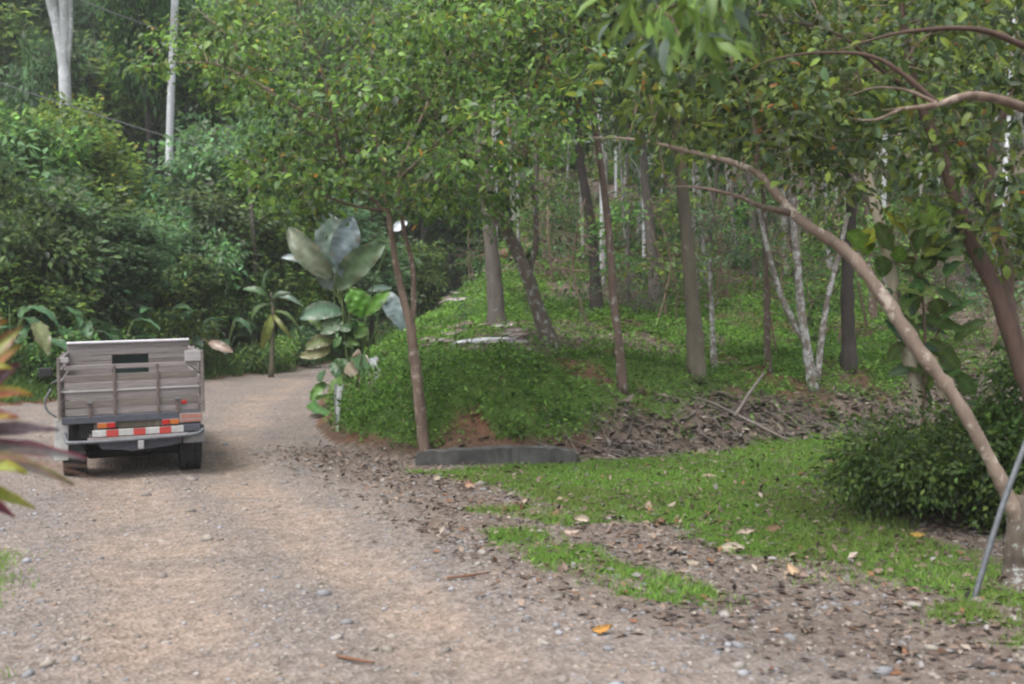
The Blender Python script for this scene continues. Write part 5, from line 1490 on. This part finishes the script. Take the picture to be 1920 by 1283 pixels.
rc = np.random.default_rng(91)
cv = scatter(900000, -5.5, 26, 14.5, 50, lambda x, y: np.clip(green_mask(x, y) * (.35 + .9 * sm(.3, .55, fbm(x * .7, y * .7, 99))) * (17.0 / y) ** 1.5, 0, 1), rc)
n = len(cv)
cv[:, 2] += rc.uniform(0.01, .20, n) * (.2 + 1.9 * np.maximum(fbm(cv[:, 0] * 1.8, cv[:, 1] * 1.8, 103) - .2, 0)) * (1 + .6 * sm(2.5, .5, foot_s(cv[:, 0], cv[:, 1])))
Dr = rc.normal(0, 1, (n, 3)); Dr[:, 2] = rc.normal(.1, .4, n)
Nr = rc.normal(0, .45, (n, 3)); Nr[:, 2] = 1
sz = rc.uniform(.03, .085, n) * (cv[:, 1] / 16) ** .55 * (.7 + .7 * fbm(cv[:, 0] * .9, cv[:, 1] * .9, 107))
C = palette(n, [(0.108, 0.225, 0.035), (0.072, 0.16, 0.028), (0.155, 0.29, 0.05), (0.055, 0.10, 0.024)], [5, 4, 2.8, 1.6], rc) * (.35 + 1.3 * fbm(cv[:, 0] * .7, cv[:, 1] * .7, 105))[:, None]
tag(link('ground_cover', leaf_mesh('ground_cover', cv, Dr, Nr, sz, sz * rc.uniform(.5, .75, n), C, T2, M_GRASS)), kind='stuff')
# taller weeds standing out of the cover
wc = scatter(5200, -5, 16, 14.8, 36, lambda x, y: green_mask(x, y) * sm(.42, .62, fbm(x * .8, y * .8, 121)) * .6, rc)
wc2 = scatter(900, -5, 1.5, 14.6, 20, lambda x, y: green_mask(x, y) * sm(2.2, .4, foot_s(x, y)), rc)
wc = np.vstack([wc, wc2]); wc[:, 2] += rc.uniform(.06, .26, len(wc))
a_ = spray(wc, 13, 0.13, (.05, .13), (.35, .55), [(0.09, 0.19, 0.03), (0.06, 0.13, 0.025), (0.13, 0.24, 0.05), (0.05, 0.10, 0.03), (0.14, 0.12, 0.05)], [4, 4, 2.5, 2, .6], rc, axis=np.tile(np.array((0, 0, 1.0)), (len(wc), 1)), droop=.1)
tag(link('weeds', leaf_mesh('weeds', *a_, mat=M_GRASS)), kind='stuff')
# grass on the far verge
rv = np.random.default_rng(92)
vg = scatter(160000, -16, -4, 19, 44, lambda x, y: sm(0, .8, edge_s(x, y)) * sm(7, 2, edge_s(x, y)), rv)
n = len(vg)
Dr = rv.normal(0, .6, (n, 3)); Dr[:, 2] = 1
Nr = rv.normal(0, 1, (n, 3)); Nr[:, 2] = .3
C = palette(n, [(0.075, 0.15, 0.03), (0.05, 0.10, 0.025), (0.12, 0.19, 0.05)], [4, 4, 2], rv)
tag(link('verge_grass', leaf_mesh('verge_grass', vg, Dr, Nr, rv.uniform(.10, .32, n), rv.uniform(.02, .05, n), C, TB, M_GRASS)), kind='stuff')

ru = np.random.default_rng(89)
ug = scatter(330000, -48, 48, 34, 100, lambda x, y: np.clip(np.maximum(np.maximum(sm(30, 42, y) * sm(1, 4, foot_s(x, y)) * .7, sm(5, 8, edge_s(x, y))), sm(50, 56, y)) * sm(.33, .55, fbm(x * .35, y * .35, 111)), 0, 1) * .55, ru)
n = len(ug)
ug[:, 2] += ru.uniform(0.02, 1.0, n) * fbm(ug[:, 0] * .5, ug[:, 1] * .5, 113)
Dr = ru.normal(0, 1, (n, 3)); Nr = ru.normal(0, .5, (n, 3)); Nr[:, 2] = 1; Nr[:, 1] -= .5
sz = ru.uniform(.15, .38, n)
C = palette(n, [G_MID, G_DARK, G_LITE, G_BLUE, (0.13, 0.10, 0.075)], [4, 2, 3, 2, 2.2], ru)
tag(link('undergrowth', leaf_mesh('undergrowth', ug, Dr, Nr, sz, sz * ru.uniform(.4, .6, n), C * 1.3, mat=M_FARLEAF)), kind='stuff')

# fallen leaves
rl = np.random.default_rng(93)
l1 = scatter(260000, -6, 8, 5, 17.5, lambda x, y: edge_litter(x, y) * .115, rl)
l2 = scatter(560000, -4, 34, 14.8, 62, lambda x, y: np.clip(litter_mask(x, y) * .42 + .06 * (foot_s(x, y) > .5), 0, 1) * (17 / y) ** .9, rl)
l4 = scatter(26000, -1, 11, 14.6, 22, lambda x, y: np.clip(soft_in(x, y, DRYBANK, .4) * .45 + soft_in(x, y, FACE, .3) * .10, 0, 1), rl)
l3 = scatter(14000, -3, 7, 8, 18, lambda x, y: grass_mask(x, y) * .03, rl)
lv = np.vstack([l1, l2, l3, l4]); n = len(lv)
lv[:, 2] += rl.uniform(.006, .03, n)
Dr = rl.normal(0, 1, (n, 3)); Dr[:, 2] = rl.normal(.05, .25, n)
Nr = rl.normal(0, .35, (n, 3)); Nr[:, 2] = 1
sz = rl.uniform(.04, .11, n) * np.maximum(1, lv[:, 1] / 20) ** .8
sz[-len(l4):] = rl.uniform(.07, .24, len(l4))
C = palette(n, [(0.098, 0.068, 0.053), (0.15, 0.107, 0.083), (0.22, 0.165, 0.127), (0.066, 0.05, 0.043), (0.27, 0.225, 0.185), (0.17, 0.08, 0.042), (0.19, 0.178, 0.172)], [5, 5, 2.4, 4, .7, .7, 1.3], rl, .2)
C[-len(l4):] = palette(len(l4), [(0.17, 0.135, 0.115), (0.10, 0.076, 0.064), (0.24, 0.20, 0.175), (0.055, 0.043, 0.037)], [4, 4, 1.6, 3], rl, .2)
tag(link('leaf_litter', leaf_mesh('leaf_litter', lv, Dr, Nr, sz, sz * rl.uniform(.35, .6, n), C, T2, M_DRY)), kind='stuff')
# twigs
parts = []
tw = scatter(16000, -4, 22, 14.8, 40, lambda x, y: litter_mask(x, y) * .30, rl)
tw = np.vstack([tw, scatter(5200, -1, 11, 14.6, 22, lambda x, y: soft_in(x, y, DRYBANK, .4) * .5, rl)])
tw = np.vstack([tw, scatter(700, -3, 5, 6, 14, lambda x, y: edge_litter(x, y) * .2 * (1 - grass_mask(x, y)), rl)])
for q in tw:
    a_ = rl.uniform(0, 6.28); near_ = q[1] < 14.5; ln = rl.uniform(.10, .28) if near_ else rl.uniform(.15, .9)
    dd = np.array((math.cos(a_), math.sin(a_), 0)) * ln
    e = q + dd; e[2] = hz(e[0], e[1])
    m_ = (q + e) / 2 + rl.normal(0, .05, 3); m_[2] = (q[2] + e[2]) / 2 + (rl.uniform(0, .015) if near_ else rl.uniform(.0, .09))
    parts.append(tube_arrays([q + (0, 0, .01), m_, e + (0, 0, .012)], [.004, .0035, .002] if near_ else [.009, .008, .004], 4, 2))
V, T, C = join_tris(parts)
tag(link('fallen_twigs', tri_mesh('fallen_twigs', V, T, M_DEADWOOD, smooth=True)), kind='stuff')

# gravel
ICO = bmesh.new(); bmesh.ops.create_icosphere(ICO, subdivisions=1, radius=1.0)
iv = np.array([v.co[:] for v in ICO.verts]); it = np.array([[v.index for v in f.verts] for f in ICO.faces]); ICO.free()
OV = np.array([(1, 0, 0), (-1, 0, 0), (0, 1, 0), (0, -1, 0), (0, 0, 1), (0, 0, -1)], float)
OT = np.array([(0, 2, 4), (2, 1, 4), (1, 3, 4), (3, 0, 4), (2, 0, 5), (1, 2, 5), (3, 1, 5), (0, 3, 5)])
STC = [(0.20, 0.178, 0.158), (0.27, 0.24, 0.205), (0.17, 0.17, 0.178), (0.22, 0.16, 0.118), (0.33, 0.305, 0.28), (0.13, 0.112, 0.10), (0.24, 0.24, 0.255)]
STW = [5, 4, 4, 3, 1.4, 3, 2.5]
def stones_mesh(name, pos, size, r, tv, tf):
    n, k = len(pos), len(tv)
    sc_ = size[:, None] * np.stack([r.uniform(.75, 1.3, n), r.uniform(.6, 1, n), r.uniform(.35, .65, n)], -1)
    j = tv[None] * (1 + r.normal(0, .13, (n, k, 1)))
    j = j * sc_[:, None]
    a_ = r.uniform(0, 6.28, n)
    x = j[..., 0] * np.cos(a_)[:, None] - j[..., 1] * np.sin(a_)[:, None]
    y = j[..., 0] * np.sin(a_)[:, None] + j[..., 1] * np.cos(a_)[:, None]
    V = np.stack([x, y, j[..., 2]], -1) + pos[:, None]
    T = (tf[None] + (np.arange(n) * k)[:, None, None]).reshape(-1, 3)
    C = np.repeat(palette(n, STC, STW, r, .12), k, 0)
    return tri_mesh(name, V.reshape(-1, 3), T, M_STONE, C)
rs = np.random.default_rng(94)
def road_d(x, y):
    return ((foot_s(x, y) < -.05) & (edge_s(x, y) < 0)) * (1 - grass_mask(x, y)) * (7.5 / np.maximum(y, 5)) ** 1.1 * (.35 + .65 * (1 - np.clip(
        np.maximum(sm(.8, .2, poly_dist(x, y, TRK1)), sm(.7, .2, poly_dist(x, y, TRK2))), 0, 1))) * (.3 + 1.2 * fbm(x * 1.4, y * 1.4, 109))
g1 = scatter(70000, -8, 6, 5.2, 28, lambda x, y: np.clip(road_d(x, y), 0, 1), rs)
s1 = np.clip(rs.lognormal(math.log(.013), .42, len(g1)), .006, .032)
tag(link('gravel', stones_mesh('gravel', g1, s1, rs, OV if False else iv[:12], it), SET['road']), kind='stuff')
SM = [stones_mesh('stone', np.zeros((1, 3)), np.array([1.0]), np.random.default_rng(800 + k), iv, it) for k in range(12)]
for m_ in SM:
    for p_ in m_.polygons: p_.use_smooth = True
hand = [(650, 1170, .055), (632, 1200, .05), (835, 1225, .045), (735, 1195, .04), (305, 1083, .045), (88, 1252, .075), (52, 1266, .05), (270, 1215, .03), (720, 1145, .03), (560, 1185, .035), (560, 1105, .05), (700, 1222, .04)]
bigs = []
for u, v, s in hand:
    q = hit(u, v); bigs.append((q.x, q.y, s))
cnd = scatter(5200, -6, 4.5, 5.6, 17, lambda x, y: np.clip(road_d(x, y) * .9, 0, 1), rs)
for x, y, z in cnd[:284]:
    bigs.append((x, y, float(np.clip(rs.lognormal(math.log(.034), .38), .02, .085))))
for k, (x, y, s) in enumerate(bigs):
    o = link('stone', SM[k % 12], SET['road'])
    o.location = (x, y, hz(x, y) + s * .12)
    o.scale = (s, s, s)
    o.rotation_euler = (rs.normal(0, .15), rs.normal(0, .15), rs.uniform(0, 6.28))

# large pale fallen leaves lying on the lawn, one by one
def fallen_leaf(u, v, size, col, label, seed):
    size *= 0.88
    q = hit(u, v)
    r = np.random.default_rng(seed)
    a_ = r.uniform(0, 6.28)
    dr = np.array((math.cos(a_), math.sin(a_), r.uniform(.0, .3)))
    b_ = np.array(q) - dr * size / 2 + np.array((0, 0, .035)); t_ = b_ + dr * size
    t = root('fallen_leaf', tuple(q), label, 'leaf', 'large dry leaves on the grass')
    me = big_leaf_mesh('blade', b_, t_, size * r.uniform(.42, .6), np.array((r.normal(0, .5), -.7, 1)), tuple(np.array(col) * .6), tuple(np.array(col) * .5), np.array(q), bend=float(r.normal(-.05, .08)), fold=float(r.normal(.1, .25)), seed=seed, shape='lance', wave=.09)
    me.materials[0] = M_DRY
    link('blade', me, t)
TAN = (0.44, 0.33, 0.25); PIN = (0.48, 0.37, 0.30); BRN = (0.24, 0.14, 0.085); CRM = (0.46, 0.39, 0.30)
for i, (u, v, s, c_, lb) in enumerate([
    (1330, 898, .24, TAN, 'jagged tan dry leaf on the bright upper lawn below the dry bank'), (1422, 925, .17, PIN, 'small pinkish dry leaf nearest the dark bush on the upper lawn'), (1215, 952, .19, TAN, 'tan dry leaf, left one of the pair in mid lawn'),
    (1260, 953, .15, CRM, 'cream dry leaf, right one of the pair in mid lawn'), (1330, 971, .2, BRN, 'dark brown curled leaf below the pair of pale leaves'), (1397, 1006, .2, PIN, 'pinkish dry leaf above the upright pale leaf'),
    (1375, 1036, .24, CRM, 'largest cream dry leaf standing on edge at the lawn border'), (1255, 1040, .22, PIN, 'triangular pinkish leaf on bare gravel between the grass patches'), (1297, 1063, .15, CRM, 'small cream leaf at the tip of the bare gravel tongue'),
    (1195, 1043, .17, TAN, 'flat tan leaf left of the triangular pinkish leaf'), (1487, 1080, .22, (0.56, 0.40, 0.25), 'curled orange-tan leaf on the lower lawn edge'), (1090, 984, .20, CRM, 'crumpled cream leaf in the small grass strip'),
    (1072, 1002, .17, PIN, 'pale pink leaf under the crumpled cream leaf'), (985, 946, .2, PIN, 'pale leaf beside the dark chip on the red soil'), (968, 938, .14, (0.04, 0.035, 0.03), 'black curled leaf on the red soil edge'),
    (878, 918, .26, (0.52, 0.33, 0.23), 'broad reddish tan leaf on the red soil below the kerb'), (1040, 968, .24, BRN, 'long brown leaf at the edge of the grass strip'), (818, 903, .2, CRM, 'cream leaf near the left end of the concrete kerb'),
    (1240, 985, .18, BRN, 'brown leaf above the triangular pinkish leaf'), (1450, 1000, .18, BRN, 'flat brown leaf in the thin grass left of the dark bush'), (1560, 870, .18, (0.4, 0.24, 0.17), 'reddish leaf at the top of the lawn by the weeds'),
    (1330, 1062, .16, BRN, 'brown leaf in the small grass tuft on the gravel tongue'), (1720, 1012, .16, (0.42, 0.27, 0.06), 'ochre leaf under the dark bush'), (1130, 1190, .15, (0.5, 0.26, 0.06), 'orange leaf on the gravel below the grass patch')]):
    fallen_leaf(u, v, s, c_, lb, 900 + i)

# fallen branches, logs, debris
def log(name, label, pts, rad, mat, cat='branch', lift=0.0, side=()):
    q = [hit(u, v) + Vector((0, 0, h + lift)) for u, v, h in pts]
    t = root(name, tuple(q[0]), label, cat)
    tube('wood', q, rad, mat, t, 8, 4, .10)
    for s_, r_ in side:
        tube('fork', [hit(u, v) + Vector((0, 0, h)) for u, v, h in s_], r_, mat, t, 6, 4, .08)
log('fallen_branch', 'pale forked dead branch sticking up from the dry bank', [(1478, 832, .05), (1400, 800, .10), (1335, 770, .12), (1300, 756, .05)], [.016, .022, .02, .012], M_DEADWOOD, side=[([(1378, 795, .12), (1405, 772, .3), (1432, 752, .45)], [.026, .024, .022])])
log('fallen_branch', 'short pale stick lying on the dry bank left of the forked branch', [(1268, 795, .04), (1290, 790, .05), (1306, 780, .08)], [.02, .02, .018], M_DEADWOOD)
log('fallen_branch', 'thin curved twig arching over the green bank near the mossy tree', [(925, 677, .03), (970, 673, .08), (1008, 690, .04)], [.012, .012, .008], M_DEADWOOD)
log('fallen_log', 'pale stripped log on the debris heap behind the bank', [(850, 652, .06), (900, 648, .08), (965, 645, .06)], [.05, .06, .05], M_WHITEBARK, 'log')
log('fallen_log', 'grey split log lying under the pale log', [(845, 662, .04), (890, 661, .05), (935, 664, .04)], [.04, .045, .03], M_DEADWOOD, 'log')
log('fallen_log', 'reddish brown log lying far up the slope behind the stout trunk', [(880, 494, .2), (930, 492, .2), (1012, 486, .2)], [.22, .2, .16], M_BROWNLOG, 'log')
log('fallen_log', 'whitish log lying on the slope beside the thin whitish stem', [(1235, 444, .1), (1290, 446, .1), (1330, 456, .1)], [.12, .12, .1], M_DEADWOOD, 'log')
log('fallen_branch', 'pale branch lying at the foot of the lichen-covered snapped stem', [(1335, 684, .03), (1380, 686, .04), (1425, 684, .03)], [.025, .025, .02], M_DEADWOOD)
log('fallen_branch', 'brown stick on the gravel in the middle of the road edge', [(838, 1090, .02), (880, 1088, .03), (918, 1078, .02)], [.012, .012, .008], M_BROWNLOG)
log('fallen_branch', 'brown stick on the gravel at the bottom edge', [(632, 1240, .02), (665, 1246, .025), (702, 1252, .02)], [.012, .011, .008], M_BROWNLOG)
rd = np.random.default_rng(96)
hp = hit(905, 640)
dh = root('debris_heap', tuple(hp), 'heap of pale bark slabs and dead palm sheaths at the brow of the bank', 'debris')
for k in range(40):
    u, v = rd.uniform(800, 985), rd.uniform(612, 664)
    q = hit(u, v); a_ = rd.normal(0, .4); ln = rd.uniform(.25, .6)
    dr = np.array((math.cos(a_), math.sin(a_), rd.uniform(-.05, .2)))
    b_ = np.array(q) - dr * ln / 2 + np.array((0, 0, rd.uniform(.03, .15)))
    c_ = [(0.5, 0.46, 0.44), (0.34, 0.28, 0.24), (0.22, 0.17, 0.14)][k % 3]
    me = big_leaf_mesh('slab', b_, b_ + dr * ln, rd.uniform(.05, .12), np.array((rd.normal(0, .5), -.8, .8)), tuple(np.array(c_) * .6), tuple(np.array(c_) * .45), np.array(hp), seed=970 + k, shape='lance', fold=.2, bend=float(rd.normal(-.02, .05)))
    me.materials[0] = M_DRY
    link('slab', me, dh)
hp = hit(835, 545)
dh = root('debris_heap', tuple(hp), 'pale brushwood heap behind the slender reddish tree', 'debris')
for k in range(22):
    u, v = rd.uniform(795, 865), rd.uniform(530, 575)
    q = hit(u, v); a_ = rd.normal(0, .9); ln = rd.uniform(.4, 1.0)
    dr = np.array((math.cos(a_), math.sin(a_), rd.uniform(-.1, .5)))
    b_ = np.array(q) - dr * ln / 2 + np.array((0, 0, rd.uniform(.05, .35)))
    c_ = [(0.5, 0.46, 0.44), (0.34, 0.28, 0.24), (0.4, 0.36, 0.34)][k % 3]
    me = big_leaf_mesh('slab', b_, b_ + dr * ln, rd.uniform(.06, .14), np.array((rd.normal(0, .5), -.8, .8)), tuple(np.array(c_) * .6), tuple(np.array(c_) * .5), np.array(hp), seed=1970 + k, shape='lance', fold=.2, bend=float(rd.normal(-.02, .05)))
    me.materials[0] = M_DRY
    link('slab', me, dh)
